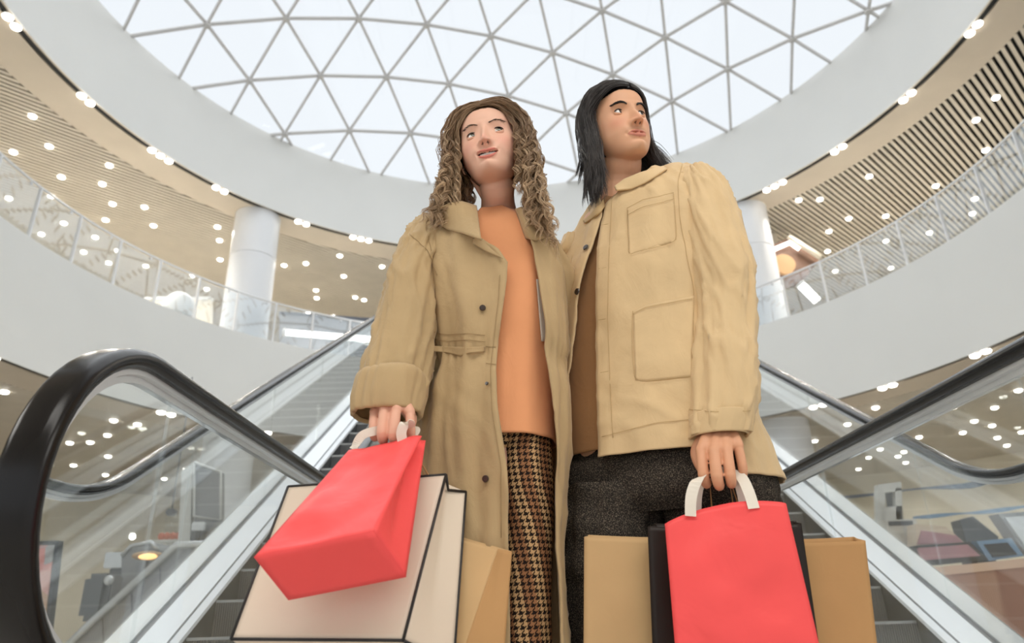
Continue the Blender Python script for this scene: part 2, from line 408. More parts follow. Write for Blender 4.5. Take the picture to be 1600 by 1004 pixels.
# ================================================================ escalators
def fillet(pts, rads, n=12):
    """polyline in (y,z) with rounded corners"""
    out = [Vector(pts[0])]
    for i in range(1, len(pts)-1):
        p0, p, p1 = Vector(pts[i-1]), Vector(pts[i]), Vector(pts[i+1])
        a = (p0-p).normalized(); b = (p1-p).normalized(); ang = a.angle(b); r = rads
        t = r/math.tan(ang/2); s = p+a*t; e = p+b*t; c = p+(a+b).normalized()*(r/math.sin(ang/2))
        v0 = s-c; v1 = e-c; tot = v0.angle(v1); sg = 1 if v0.x*v1.y-v0.y*v1.x > 0 else -1
        for k in range(n+1):
            q = sg*tot*k/n; out.append(c+Vector((v0.x*math.cos(q)-v0.y*math.sin(q), v0.x*math.sin(q)+v0.y*math.cos(q))))
    out.append(Vector(pts[-1])); return out
def sweep(name, path, sec, X, m, parent, sx=1, closed=True, smooth=False):
    """sec: (dx, dn) points swept along a (y,z) path; dn along the path's upward normal"""
    V = []; F = []; k = len(sec)
    for i, p in enumerate(path):
        t = (path[min(i+1, len(path)-1)]-path[max(i-1, 0)]).normalized(); n = Vector((-t.y, t.x))
        for dx, dn in sec: V.append((X+sx*dx, p.x+n.x*dn, p.y+n.y*dn))
    for i in range(len(path)-1):
        for q in range(k if closed else k-1):
            F.append((i*k+q, i*k+(q+1) % k, (i+1)*k+(q+1) % k, (i+1)*k+q))
    if closed: F.append(tuple(range(k))); F.append(tuple((len(path)-1)*k+q for q in range(k)))
    o = fix_normals(mesh_obj(name, V, F, m)); 
    if smooth:
        for p in o.data.polygons: p.use_smooth = True
        o.data.set_sharp_from_angle(angle=math.radians(40))
    return local(o, parent)
def rrect(w, h, r=.3, n=5):
    out = []
    for cx, cy, a0 in ((w/2-h*r, h/2-h*r, 0), (-w/2+h*r, h/2-h*r, 90), (-w/2+h*r, -h/2+h*r, 180), (w/2-h*r, -h/2+h*r, 270)):
        for k in range(n+1):
            a = math.radians(a0+90*k/n); out.append((cx+h*r*math.cos(a), cy+h*r*math.sin(a)))
    return out
T30 = math.tan(PI/6)
stepm, nt, b = new_mat('grooved_step_metal')
b.inputs['Base Color'].default_value = (.20, .20, .205, 1); b.inputs['Metallic'].default_value = .45; b.inputs['Roughness'].default_value = .42
tc = nt.nodes.new('ShaderNodeTexCoord'); wv = nt.nodes.new('ShaderNodeTexWave'); wv.bands_direction = 'X'; wv.inputs['Scale'].default_value = 28; wv.inputs['Distortion'].default_value = 0
bp = nt.nodes.new('ShaderNodeBump'); bp.inputs['Strength'].default_value = .9; bp.inputs['Distance'].default_value = .006
nt.links.new(tc.outputs['Object'], wv.inputs['Vector']); nt.links.new(wv.outputs['Fac'], bp.inputs['Height']); nt.links.new(bp.outputs['Normal'], b.inputs['Normal'])
M['step'] = stepm; M['nose'] = mat('step_nosing', (.42, .43, .43), .4, .5)
def escalator(XL, XR, Yt, nb, ns, label, phase):
    ztop = 7.2; Ye = Yt+(ztop-1.0)/T30
    r = root('escalator', ((XL+XR)/2, 1.4, 0), label, 'escalator', 'escalators rising to the gallery')
    # handrail path: newel loop, level run, incline, level top run
    rail = []
    cy, cz, rn = 1.383, .703, .297
    for k in range(25):
        a = math.radians(255-165*k/24); rail.append(Vector((cy+rn*math.cos(a), cz+rn*math.sin(a))))
    lev = fillet([(cy, 1.0), (Yt, 1.0), (Ye, ztop), (Ye+1.0, ztop)], 1.0, 14)
    rail += lev[1:]
    zb = lambda y: ((y/2-nb)/.8660254)+.5
    yb = (-.4*.8660254+nb)*2
    Yd = (ztop-.9-.5)*.8660254*2+2*nb; 
    deck = fillet([(1.2, .1), (yb, .1), (Yd, ztop-.9), (Yd+1.4, ztop-.9)], 1.0, 14)
    def zat(path, y):
        for p, q in zip(path, path[1:]):
            if p.x <= y <= q.x and q.x > p.x: return p.y+(q.y-p.y)*(y-p.x)/(q.x-p.x)
        return path[-1].y
    top_run = lev
    for X, inn in ((XL, 1), (XR, -1)):
        sweep('handrail', rail, [(dx, dn+.002) for dx, dn in rrect(.078, .040, .48)], X, M['rubber'], r, smooth=True)
        sweep('handrail_guide', [p for p in rail], [(-.018, -.018), (.018, -.018), (.018, -.028), (.009, -.031), (.009, -.044), (-.009, -.044), (-.009, -.031), (-.018, -.028)], X, M['alu'], r)
        # glass panels with upright joints
        js = [1.11, 1.50, 2.60] if X in (XR, XL) else []
        y = 2.60
        while y < Ye+.3: y += 1.16; js.append(min(y, Ye+.6))
        for a, b_ in zip(js, js[1:]):
            a2, b2 = a+.004, b_-.004; ys = np.linspace(a2, b2, 12); tp = []; bt = []
            for y in ys:
                if y < cy:
                    h = math.sqrt(max(0, .262**2-(y-cy)**2)); tp.append((y, cz+h)); bt.append((y, max(.06, cz-h-.0)))
                else: tp.append((y, zat(top_run, y)-.045)); bt.append((y, zat(deck, y)-.03))
            ol = tp+bt[::-1]; V = [(X-.006, y, z) for y, z in ol]+[(X+.006, y, z) for y, z in ol]; n = len(ol)
            F = []
            for q in range(11):
                F.append((q, q+1, n-2-q, n-1-q)); F.append((n+q, 2*n-1-q, 2*n-2-q, n+q+1))
            for q in range(n): F.append((q, n+q, n+(q+1) % n, (q+1) % n))
            local(mesh_obj('glass_panel', V, F, M['glass']), r)
        d2 = deck
        sweep('outer_deck', d2, [(-.014, .004), (-.130, .004), (-.130, -.05), (-.014, -.05)], X, M['alu'], r, inn)
        sweep('glass_channel', d2, [(-.014, -.006), (.022, -.006), (.022, -.05), (-.014, -.05)], X, M['chan'], r, inn)
        sweep('inner_deck', d2, [(.022, .003), (.145, -.010), (.145, -.05), (.022, -.05)], X, M['alu_bright'], r, inn)
        sweep('deck_groove', d2, [(.145, -.022), (.155, -.022), (.155, -.05), (.145, -.05)], X, M['chan'], r, inn)
        sweep('skirt_cap', d2, [(.155, -.014), (.190, -.022), (.196, -.036), (.155, -.05)], X, M['alu_bright'], r, inn)
        sweep('skirt_panel', d2, [(.186, -.034), (.192, -.034), (.192, -.34), (.186, -.34)], X, M['steel'], r, inn)
        # side cladding: a sheet from the deck's outer edge down to the underside of the truss
        so = -.132*inn; V = []; F = []
        for p in d2:
            y_, z_ = p.x, p.y
            V += [(X+so, y_, z_), (X+so, y_, max(0.0, z_-1.25)), (X+so-.01*inn, y_, z_), (X+so-.01*inn, y_, max(0.0, z_-1.25))]
        for q in range(len(d2)-1):
            F += [(q*4, q*4+4, q*4+5, q*4+1), (q*4+2, q*4+3, q*4+7, q*4+6)]
        F += [(0, 1, 3, 2)]
        local(fix_normals(mesh_obj('side_cladding', V, F, M['white'])), r)
        # newel base
        boxm('newel_base', (X, 1.44, .23), (.07, .34, .46), M['alu'], r, .02)
    V = []; F = []
    for p in deck:
        z0 = max(0.002, p.y-1.25); V += [(XL-.13, p.x, z0), (XR+.13, p.x, z0)]
    for q in range(len(deck)-1): F.append((q*2, q*2+1, q*2+3, q*2+2))
    local(mesh_obj('truss_soffit', V, F, M['white']), r)
    # steps
    run = .29; rise = run*T30; me = None; X0, X1 = XL+.192, XR-.192
    y = phase
    while y > 2*(ns)-.866: y -= run
    while y < Ye-.35:
        z = (y/2-ns)/.8660254+.5
        if z < .03: y += run; continue
        if me is None:
            V = []; F = []; dep = run+.02
            pr = [(0, 0), (0, -rise-.03), (.01, -rise-.03), (.02, -.018), (dep, -.012), (dep, 0), (dep-.01, .0), (.012, .0)]
            for x in (X0, X1):
                for a, b_ in pr: V.append((x, a, b_))
            k = len(pr)
            for q in range(k): F.append((q, (q+1) % k, k+(q+1) % k, k+q))
            F += [tuple(range(k))[::-1], tuple(range(k, 2*k))]
            o = fix_normals(mesh_obj('step', V, F, M['step'])); me = o.data
            nv = [(x, a, b_) for x in (X0+.004, X1-.004) for a, b_ in ((-.004, .003), (-.004, -.010), (.022, -.010), (.022, .003))]
            o2 = fix_normals(mesh_obj('nosing', nv, [(0, 1, 2, 3), (7, 6, 5, 4), (0, 4, 5, 1), (1, 5, 6, 2), (2, 6, 7, 3), (3, 7, 4, 0)], M['nose'])); me2 = o2.data
        else:
            o = bpy.data.objects.new('step', me); COL.objects.link(o); o2 = bpy.data.objects.new('nosing', me2); COL.objects.link(o2)
        local(o, r); o.location = (0, y, z); o2.parent = o
        y += run
    boxm('comb_plate', ((XL+XR)/2, 2.2, .012), (XR-XL-.4, 1.6, .024), M['nose'], r)
    return r
escalator(-1.75, -.765, 2.936, 1.778, 1.82, 'escalator on the left rising behind the woman, black handrail loop nearest the viewer', 4.13)
escalator(1.12, 2.12, 3.25, 1.89, 1.945, 'escalator on the right rising behind the man beside the display counter', 4.33)
# landing that carries the escalator heads on the gallery
S(boxm('floor', (0.1, 15.9, 6.12), (5.2, 3.4, .24), M['white']))
# ================================================================ cloth, paper and figure helpers
def xat(px, Y, z):
    Z = z-CAMZ; s = Y*FW.y+Z*FW.z
    return ((px-800)/FPX*s-Y*RT.y-Z*RT.z)/RT.x
def sat(Y, z): return Y*FW.y+(z-CAMZ)*FW.z
def prow(py, L, R, Y, b, yaw=0.0, zy=None):
    """ellipse row whose outline spans pixels L..R; its height is read at the front of the ring"""
    mid = (L+R)/2; z = at(mid, py, (Y-b) if zy is None else zy).z
    x0, x1 = xat(L, Y, z), xat(R, Y, z); w = (x1-x0)/2; ya = math.radians(yaw)
    a = math.sqrt(max(w*w-(b*math.sin(ya))**2, 1e-5))/math.cos(ya)
    return [z, (x0+x1)/2, Y, a, b, ya]
def crom(rows, n):
    A = np.array(rows, float); k = len(A); out = []
    for i in range(n):
        t = i/(n-1)*(k-1); j = min(int(t), k-2); f = t-j
        p0, p1, p2, p3 = A[max(j-1, 0)], A[j], A[j+1], A[min(j+2, k-1)]
        out.append(.5*(2*p1+(p2-p0)*f+(2*p0-5*p1+4*p2-p3)*f*f+(3*p1-p0-3*p2+p3)*f**3))
    return np.array(out)
def ringpt(r, phi, off=0.0, ex=2.2):
    z, cx, cy, a, b, ya = r[:6]
    s, c = math.sin(phi), math.cos(phi)
    e = 2/ex; lx = (a+off)*math.copysign(abs(s)**e, s); ly = -(b+off)*math.copysign(abs(c)**e, c)
    return Vector((cx+lx*math.cos(ya)-ly*math.sin(ya), cy+lx*math.sin(ya)+ly*math.cos(ya), z))
def interp(tab, y):
    if y <= tab[0][0]: return tab[0][1]
    for (a, u), (b, v) in zip(tab, tab[1:]):
        if y <= b: return u+(v-u)*(y-a)/(b-a)
    return tab[-1][1]
def phi_at(r, px, lo=-1.45, hi=1.45, ex=2.2):
    for _ in range(30):
        m = (lo+hi)/2
        if pix(ringpt(r, m, 0, ex))[0] < px: lo = m
        else: hi = m
    return (lo+hi)/2
def loft(name, rows, m, parent, nv=60, seg=96, edgeL=None, edgeR=None, fold=None, thick=.0, ex=2.2, cap_top=False, cap_bot=False, flare=.006):
    R_ = crom(rows, nv); V = []; UV = []
    opened = edgeL is not None; cols = seg+1
    for i, r in enumerate(R_):
        if opened:
            py = pix((r[1], r[2]-r[4], r[0]))[1]
            pr = phi_at(r, interp(edgeR, py), ex=ex); pl = phi_at(r, interp(edgeL, py), ex=ex)
            p0, p1 = pr, 2*PI+pl
        else: p0, p1 = PI, 3*PI
        u = 0.0; prev = None
        for k in range(cols):
            t = k/seg; phi = p0+(p1-p0)*t
            off = 0.0
            if opened:
                e = min(t, 1-t)*seg; off += flare*math.exp(-(e/5.0)**2)
            if fold: off += fold(phi, r[0], t, i/(nv-1))
            p = ringpt(r, phi, off, ex)
            if prev is not None: u += (p-prev).length
            prev = p; V.append(p); UV.append((u, r[0]))
    F = []
    for i in range(nv-1):
        for k in range(seg): F.append((i*cols+k, i*cols+k+1, (i+1)*cols+k+1, (i+1)*cols+k))
    if cap_top: F.append(tuple(range(seg)))
    if cap_bot: F.append(tuple((nv-1)*cols+k for k in range(seg))[::-1])
    o = mesh_obj(name, V, F, m, None, True, UV)
    if thick:
        md = o.modifiers.new('cloth', 'SOLIDIFY'); md.thickness = thick; md.offset = 0
    if parent is not None: local(o, parent)
    return o
def nz(x, y, z): return noise.noise(Vector((x, y, z)))
def ridged(x, y, z): return 1-abs(noise.noise(Vector((x, y, z))))*2
def crease(phi, z, seed, amp, kz=6.0, slant=1.2, k=2.2):
    cx, sx = math.cos(phi), math.sin(phi)
    w1 = nz(cx*1.2+seed, sx*1.2, z*3)*.9
    r = max(0, ridged(cx*k+seed+w1+slant*z*2, sx*k-w1+slant*z*2, z*kz+w1)); r2 = max(0, ridged(cx*k*1.7-seed, sx*k*1.7+slant*z*4, z*kz*1.6+w1*2))
    return amp*(r**5+.55*r2**5)
def fold_fn(seed, amp=.005, vert=.004, kx=6, kz=7, fine=.0014, slant=0.0):
    def f(phi, z, t, v):
        cx, sx = math.cos(phi), math.sin(phi)
        a = nz(cx*1.6+seed, sx*1.6+slant*z, z*kz+seed)*amp*2
        b = nz(cx*kx+seed*3+slant*z*6, sx*kx, z*1.3)*vert*2
        c = (ridged(cx*4+seed, sx*4+z*5, z*14)**2)*fine*2
        return a+b+c
    return f
def bvh_of(objs):
    V = []; F = []
    for o in objs:
        mw = o.matrix_basis if o.parent is None else Matrix.Identity(4)
        n = len(V); V += [v.co.copy() for v in o.data.vertices]; F += [tuple(i+n for i in p.vertices) for p in o.data.polygons]
    return BVHTree.FromPolygons(V, F)
def onto(tree, px, py, off=.004, Yd=1.45):
    d = ray(px, py).normalized(); h = tree.ray_cast(CAM, d)
    if h[0] is None: return CAM+ray(px, py)*(Yd/ray(px, py).y), -d
    n = h[1]
    if n.dot(d) > 0: n = -n
    return h[0]+n*off-d*off*.5, n
def patch(name, top, bot, tree, m, parent, off=.004, nu=24, nv=14, thick=.003, Yd=1.45, puff=0.0, smooth_it=2, fit=False):
    """cloth patch between two pixel polylines, laid on the garment below"""
    def pl(P, t):
        L = [math.dist(a, b) for a, b in zip(P, P[1:])]; s = t*sum(L)
        for (a, b), l in zip(zip(P, P[1:]), L):
            if s <= l+1e-9: return (a[0]+(b[0]-a[0])*s/l, a[1]+(b[1]-a[1])*s/l)
            s -= l
        return P[-1]
    G = [[None]*(nu+1) for _ in range(nv+1)]
    for j in range(nv+1):
        for i in range(nu+1):
            a, b = pl(top, i/nu), pl(bot, i/nu); v = j/nv
            q = (a[0]+(b[0]-a[0])*v, a[1]+(b[1]-a[1])*v)
            h0, _n = onto(tree, q[0], q[1], 0.0, Yd); G[j][i] = h0-(h0-CAM).normalized()*off
    D0 = np.array([[(q-CAM).length for q in r] for r in G]); md_ = np.median(D0); ok = np.abs(D0-md_) < .07
    jj, ii = np.mgrid[0:nv+1, 0:nu+1]; uu, vv = ii/nu, jj/nv
    if fit:
        B = np.stack([np.ones_like(uu), uu, vv, uu*vv, uu**2, vv**2, uu**3], -1)
        for _ in range(3):
            cf = np.linalg.lstsq(B[ok], D0[ok], rcond=None)[0]; Df = B @ cf; ok = ok & (D0 < Df+.02)
        D = Df-max(0, np.percentile((Df-D0)[ok], 85))-puff*np.sin(PI*uu)*np.sin(PI*vv)
    else:
        D = np.where(ok, D0, md_)
        for _ in range(smooth_it*2):
            E = np.pad(D, 1, mode='edge'); D = (E[1:-1, 1:-1]*2+E[:-2, 1:-1]+E[2:, 1:-1]+E[1:-1, :-2]+E[1:-1, 2:])/6
    G = [[CAM+(G[j][i]-CAM)*(D[j][i]/D0[j][i]) for i in range(nu+1)] for j in range(nv+1)]
    V = [p for r in G for p in r]; F = [(j*(nu+1)+i, j*(nu+1)+i+1, (j+1)*(nu+1)+i+1, (j+1)*(nu+1)+i) for j in range(nv) for i in range(nu)]
    o = mesh_obj(name, V, F, m, None, True, [(v.x, v.z) for v in V])
    md = o.modifiers.new('cloth', 'SOLIDIFY'); md.thickness = thick; md.offset = 0
    if parent is not None: local(o, parent)
    return o
def seam(name, P, tree, m, parent, r=.0011, off=.002, Yd=1.45, n=26):
    pts = []
    for k in range(n+1):
        t = k/n*(len(P)-1); j = min(int(t), len(P)-2); f = t-j
        q = (P[j][0]+(P[j+1][0]-P[j][0])*f, P[j][1]+(P[j+1][1]-P[j][1])*f); pts.append(onto(tree, q[0], q[1], off, Yd)[0])
    return tube(name, pts, r, m, parent, 6)
def button(px, py, tree, m, parent, r=.0085, Yd=1.45, off=.006, name='button'):
    p, n = onto(tree, px, py, off, Yd)
    bm = bmesh.new(); bmesh.ops.create_cone(bm, cap_ends=True, segments=20, radius1=r, radius2=r*.86, depth=.003)
    bmesh.ops.bevel(bm, geom=[e for e in bm.edges if abs(e.verts[0].co.z-e.verts[1].co.z) < 1e-5 and e.verts[0].co.z > 0], offset=.0007, segments=2, affect='EDGES')
    for s in ((1, 1), (1, -1), (-1, 1), (-1, -1)):
        q = bmesh.ops.create_cone(bm, cap_ends=True, segments=6, radius1=r*.12, radius2=r*.12, depth=.0036, matrix=Matrix.Translation((s[0]*r*.25, s[1]*r*.25, 0.0003)))
    bmesh.ops.transform(bm, matrix=Matrix.Translation(p) @ n.to_track_quat('Z', 'Y').to_matrix().to_4x4(), verts=bm.verts)
    me = bpy.data.meshes.new(name); bm.to_mesh(me); bm.free(); me.materials.append(m)
    o = bpy.data.objects.new(name, me); COL.objects.link(o); local(o, parent); return o

# ---------------------------------------------------------------- solid limbs
def capsule_vf(pts, rad, n=14):
    """closed tapered tube with rounded ends"""
    P = [Vector(p) for p in pts]; d0 = (P[0]-P[1]).normalized(); d1 = (P[-1]-P[-2]).normalized()
    Q = []; R_ = []
    for a in (80, 60, 35): Q.append(P[0]+d0*rad[0]*math.sin(math.radians(a))); R_.append(rad[0]*math.cos(math.radians(a)))
    # dense middle
    A = np.array([list(p)+[r] for p, r in zip(P, rad)]); m = max(2, (len(P)-1)*5+1)
    for c in crom(A, m): Q.append(Vector(c[:3])); R_.append(c[3])
    for a in (35, 60, 80): Q.append(P[-1]+d1*rad[-1]*math.sin(math.radians(a))); R_.append(rad[-1]*math.cos(math.radians(a)))
    return tube_vf(Q, R_, n, True)
def ellipsoid_vf(c, r, rot=None, nu=20, nv=12):
    V = []; F = []
    for j in range(nv+1):
        th = PI*j/nv
        for i in range(nu):
            ph = 2*PI*i/nu; p = Vector((r[0]*math.sin(th)*math.cos(ph), r[1]*math.sin(th)*math.sin(ph), r[2]*math.cos(th)))
            if rot is not None: p = rot @ p
            V.append(p+Vector(c))
    for j in range(nv):
        for i in range(nu): F.append((j*nu+i, (j+1)*nu+i, (j+1)*nu+(i+1) % nu, j*nu+(i+1) % nu))
    return V, F
def union(parts, voxel, smooth=6, fac=.5):
    """voxel-merge closed pieces into one skin; returns a mesh datablock"""
    V = []; F = []
    for v, f in parts:
        n = len(V); V += [tuple(p) for p in v]; F += [tuple(i+n for i in q) for q in f]
    me = bpy.data.meshes.new('tmp'); me.from_pydata(V, [], F); me.update()
    o = bpy.data.objects.new('tmp', me); COL.objects.link(o)
    bm = bmesh.new(); bm.from_mesh(me); bmesh.ops.remove_doubles(bm, verts=bm.verts, dist=1e-6); bmesh.ops.recalc_face_normals(bm, faces=bm.faces); bm.to_mesh(me); bm.free()
    md = o.modifiers.new('r', 'REMESH'); md.mode = 'VOXEL'; md.voxel_size = voxel; md.adaptivity = 0
    if smooth:
        ms = o.modifiers.new('s', 'SMOOTH'); ms.iterations = smooth; ms.factor = fac
    dg = bpy.context.evaluated_depsgraph_get(); out = bpy.data.meshes.new_from_object(o.evaluated_get(dg), depsgraph=dg)
    bpy.data.objects.remove(o); bpy.data.meshes.remove(me); return out

# ---------------------------------------------------------------- skin, eyes, hair materials
def attr_mat(name, rough, sub=0.0, spec=.4, bump=0.0):
    m, nt, b = new_mat(name); a = nt.nodes.new('ShaderNodeAttribute'); a.attribute_name = 'tone'
    nt.links.new(a.outputs['Color'], b.inputs['Base Color']); b.inputs['Roughness'].default_value = rough; b.inputs['Specular IOR Level'].default_value = spec
    if sub:
        b.inputs['Subsurface Weight'].default_value = sub; b.inputs['Subsurface Radius'].default_value = (1, .4, .25); b.inputs['Subsurface Scale'].default_value = .006
    if bump:
        tc = nt.nodes.new('ShaderNodeTexCoord'); n = nt.nodes.new('ShaderNodeTexNoise'); n.inputs['Scale'].default_value = 420
        bp = nt.nodes.new('ShaderNodeBump'); bp.inputs['Strength'].default_value = bump; bp.inputs['Distance'].default_value = .001
        nt.links.new(tc.outputs['Object'], n.inputs['Vector']); nt.links.new(n.outputs['Fac'], bp.inputs['Height']); nt.links.new(bp.outputs['Normal'], b.inputs['Normal'])
    return m
M['skin'] = attr_mat('skin', .48, .12, .35, .12)
M['hair'] = attr_mat('hair', .36, 0, .55)
M['sclera'] = mat('eye_white', (.78, .76, .74), .15, coat=.6)
M['iris_f'] = mat('grey_green_iris', s2l((92, 92, 74)), .2, coat=.6)
M['iris_m'] = mat('dark_brown_iris', s2l((48, 32, 24)), .2, coat=.6)
M['pupil'] = mat('pupil', (.005, .005, .005), .1, coat=.6)
M['teeth'] = mat('teeth', (.80, .77, .72), .2, coat=.3)
M['mouth'] = mat('mouth_inside', (.05, .012, .01), .5)

def set_tone(me, cols):
    at_ = me.color_attributes.new('tone', 'FLOAT_COLOR', 'POINT'); at_.data.foreach_set('color', np.asarray(cols, np.float32).ravel())

# ---------------------------------------------------------------- head
def head_sections():
    z = [.120, .116, .105, .088, .065, .040, .012, -.016, -.042, -.066, -.086, -.102, -.112, -.117]
    w = [0, .026, .046, .060, .0695, .0735, .0745, .0730, .0690, .0615, .0510, .0370, .0210, 0]
    f = [.012, -.018, -.046, -.066, -.079, -.0845, -.0815, -.0790, -.0795, -.0805, -.0820, -.0835, -.0785, -.0620]
    k = [.012, .042, .068, .087, .099, .104, .102, .094, .080, .062, .036, .006, -.026, -.0620]
    return np.array([z, w, f, k]).T
def make_head(male=False, mouth=.006, jaw=1.0, smile=0.0):
    T = head_sections()
    if jaw != 1.0:
        for r in T:
            if r[0] < -.03: r[1] *= 1+(jaw-1)*min(1, (-.03-r[0])/.03)
    # cubic-smooth rows, dense over nose and mouth
    zs = list(np.linspace(.1198, .06, 26))+list(np.linspace(.058, .02, 18))+list(np.linspace(.0185, -.095, 92))+list(np.linspace(-.0965, -.1168, 18))
    tz = T[::-1, 0]
    def cub(col, z):
        # monotone-ish catmull in z
        k = np.searchsorted(tz, z)-1; k = min(max(k, 0), len(tz)-2); x0, x1 = tz[k], tz[k+1]; t = (z-x0)/(x1-x0)
        y = T[::-1, col]; y0, y1 = y[k], y[k+1]
        m0 = (y[k+1]-y[k-1])/(tz[k+1]-tz[k-1]) if k > 0 else (y1-y0)/(x1-x0)
        m1 = (y[k+2]-y[k])/(tz[k+2]-tz[k]) if k < len(tz)-2 else (y1-y0)/(x1-x0)
        h = x1-x0
        return (2*t**3-3*t*t+1)*y0+(t**3-2*t*t+t)*h*m0+(-2*t**3+3*t*t)*y1+(t**3-t*t)*h*m1
    nth = 176; ths = []
    # more columns at the front
    for i in range(nth):
        u = i/nth*2-1; ths.append(PI*(.45*u+.55*u*abs(u)))        # -pi..pi, 0 = front
    V = []
    for z in zs:
        w = max(cub(1, z), .0008); f = cub(2, z); b = cub(3, z); yc = f+(b-f)*.52
        for th in ths:
            s, c = math.sin(th), math.cos(th)
            if c > 0:
                e = 2/2.25 if z > -.06 else 2/(2.25-.55*min(1, (-.06-z)/.04))
                x = w*math.copysign(abs(s)**e, s); y = yc+(f-yc)*abs(c)**e
            else:
                x = w*s; y = yc+(b-yc)*(-c)
            V.append((x, y, z))
    V = np.array(V); X, Y, Z = V[:, 0].copy(), V[:, 1].copy(), V[:, 2].copy()
    fr = np.clip((-Y-.02)/.03, 0, 1)
    g = lambda cx, cz, sx, sz: np.exp(-((np.abs(X)-cx)/sx)**2-((Z-cz)/sz)**2)
    g1 = lambda cx, cz, sx, sz: np.exp(-((X-cx)/sx)**2-((Z-cz)/sz)**2)
    dy = np.zeros_like(X); dz = np.zeros_like(X); dx = np.zeros_like(X)
    dy += .0088*g(.031, .001, .0165, .0130)                        # sockets
    dy -= (.0045 if male else .0022)*g(.026, .021, .020, .0075)    # brows
    dy -= .0030*g(.046, -.024, .020, .016)                         # cheekbones
    dx += np.sign(X)*.0025*g(.060, -.022, .020, .020)
    dy -= .0030*g(.030, -.052, .016, .016)*(1+smile)               # cheeks beside the mouth
    dy += .0016*g(.036, -.064, .006, .014)*(1+2*smile)             # fold from nose to mouth
    # nose: amount and width down the bridge
    zz = np.array([.030, .018, .008, -.004, -.014, -.024, -.0315, -.0362, -.0408, -.0442, -.0470, -.0505, -.0545])
    am = np.array([0, .003, .0065, .0115, .0175, .0235, .0275, .0285, .0255, .0185, .0090, .0020, 0])
    wd = np.array([.010, .0085, .0075, .0075, .0080, .0090, .0100, .0105, .0108, .0112, .0115, .012, .012])*(1.12 if male else 1.0)
    A_ = np.interp(-Z, -zz, am)*(1.10 if male else 1.0); W_ = np.interp(-Z, -zz, wd)
    prof = np.exp(-(np.abs(X)/W_)**2.4)
    dy -= A_*prof
    dy -= .0125*np.exp(-((np.abs(X)-.0135)/.0058)**2-((Z+.0390)/.0068)**2)   # wings of the nose
    dz -= .0030*prof*np.exp(-((Z+.038)/.009)**2)
    nos = np.exp(-((np.abs(X)-.0070)/.0036)**2-((Z+.0455)/.0026)**2); dy += .006*nos; dz += .004*nos
    # muzzle, philtrum, lips, chin
    dy -= .0045*np.exp(-(X/.028)**2-((Z+.072)/.018)**2)
    dy += .0012*g1(0, -.0570, .0030, .0060)
    mz = -.0700; lipw = .0268 if male else .0262
    cur = mz+(.0020+.0075*smile)*(np.clip(np.abs(X)/lipw, 0, 1.3)**2)      # smiling line
    q = np.clip(np.abs(X)/lipw, 0, 1); ex = np.sqrt(np.clip(1-q**2, 0, 1))
    uh = (.0082 if male else .0078)*np.clip(1-q**1.7, 0, 1)*(1-.14*np.exp(-(X/.004)**2)); lh = (.0105 if male else .0098)*np.clip(1-q**2.2, 0, 1)**.8
    ti, bi = cur+mouth*.42*ex, cur-mouth*.58*ex                       # opening
    to, bo = ti+uh, bi-lh                                            # outer lip lines
    sst = lambda x: np.clip(x, 0, 1)**2*(3-2*np.clip(x, 0, 1))
    tu = sst((Z-ti)/.0009+.5)*sst((to-Z)/.0014+.5)*(q < 1); tl = sst((bi-Z)/.0009+.5)*sst((Z-bo)/.0016+.5)*(q < 1)
    dy -= .0056*ex*np.exp(-((Z-(ti*.55+to*.45))/(uh*.62+.0010))**2)*(q < 1)
    dy -= .0062*ex*np.exp(-((Z-(bi*.5+bo*.5))/(lh*.62+.0010))**2)*(q < 1)
    hole = np.clip(np.minimum((ti-Z), (Z-bi))/.0012, 0, 1)*(q < .97)*(mouth > .001)
    dy += .022*hole
    dy += .0035*np.exp(-((np.abs(X)-lipw)/.004)**2-((Z-cur)/.005)**2)
    dy += .0028*g1(0, -.0875, .014, .0045)
    dy -= (.0065 if male else .0050)*g1(0, -.0985, .0150, .0100)
    # temples in
    dx -= np.sign(X)*.0025*g(.068, .030, .02, .022)
    V[:, 0] += dx*fr; V[:, 1] += dy*fr; V[:, 2] += dz*fr
    if not male: V[:, 2] = np.where(V[:, 2] < -.078, -.078+(V[:, 2]+.078)*.80, V[:, 2])
    n = nth; rows = len(zs); F = []
    for j in range(rows-1):
        for i in range(n): F.append((j*n+i, j*n+(i+1) % n, (j+1)*n+(i+1) % n, (j+1)*n+i))
    top = len(V); V = np.vstack([V, [[0, .012, .1200]], [[0, -.062, -.1172 if male else -.1094]]])
    for i in range(n):
        F.append((i, top, (i+1) % n)[::-1] if False else ((i+1) % n, i, top)); F.append(((rows-1)*n+i, (rows-1)*n+(i+1) % n, top+1))
    tone = dict(hole=np.append(hole*fr, [0, 0]), up=np.append(tu*fr, [0, 0]), lo=np.append(tl*fr, [0, 0]), nos=np.append(nos*fr, [0, 0]))
    return V, F, tone
def rotm(yaw, pitch, roll):
    return (Matrix.Rotation(math.radians(yaw), 3, 'Z') @ Matrix.Rotation(math.radians(-pitch), 3, 'X') @ Matrix.Rotation(math.radians(-roll), 3, 'Y'))
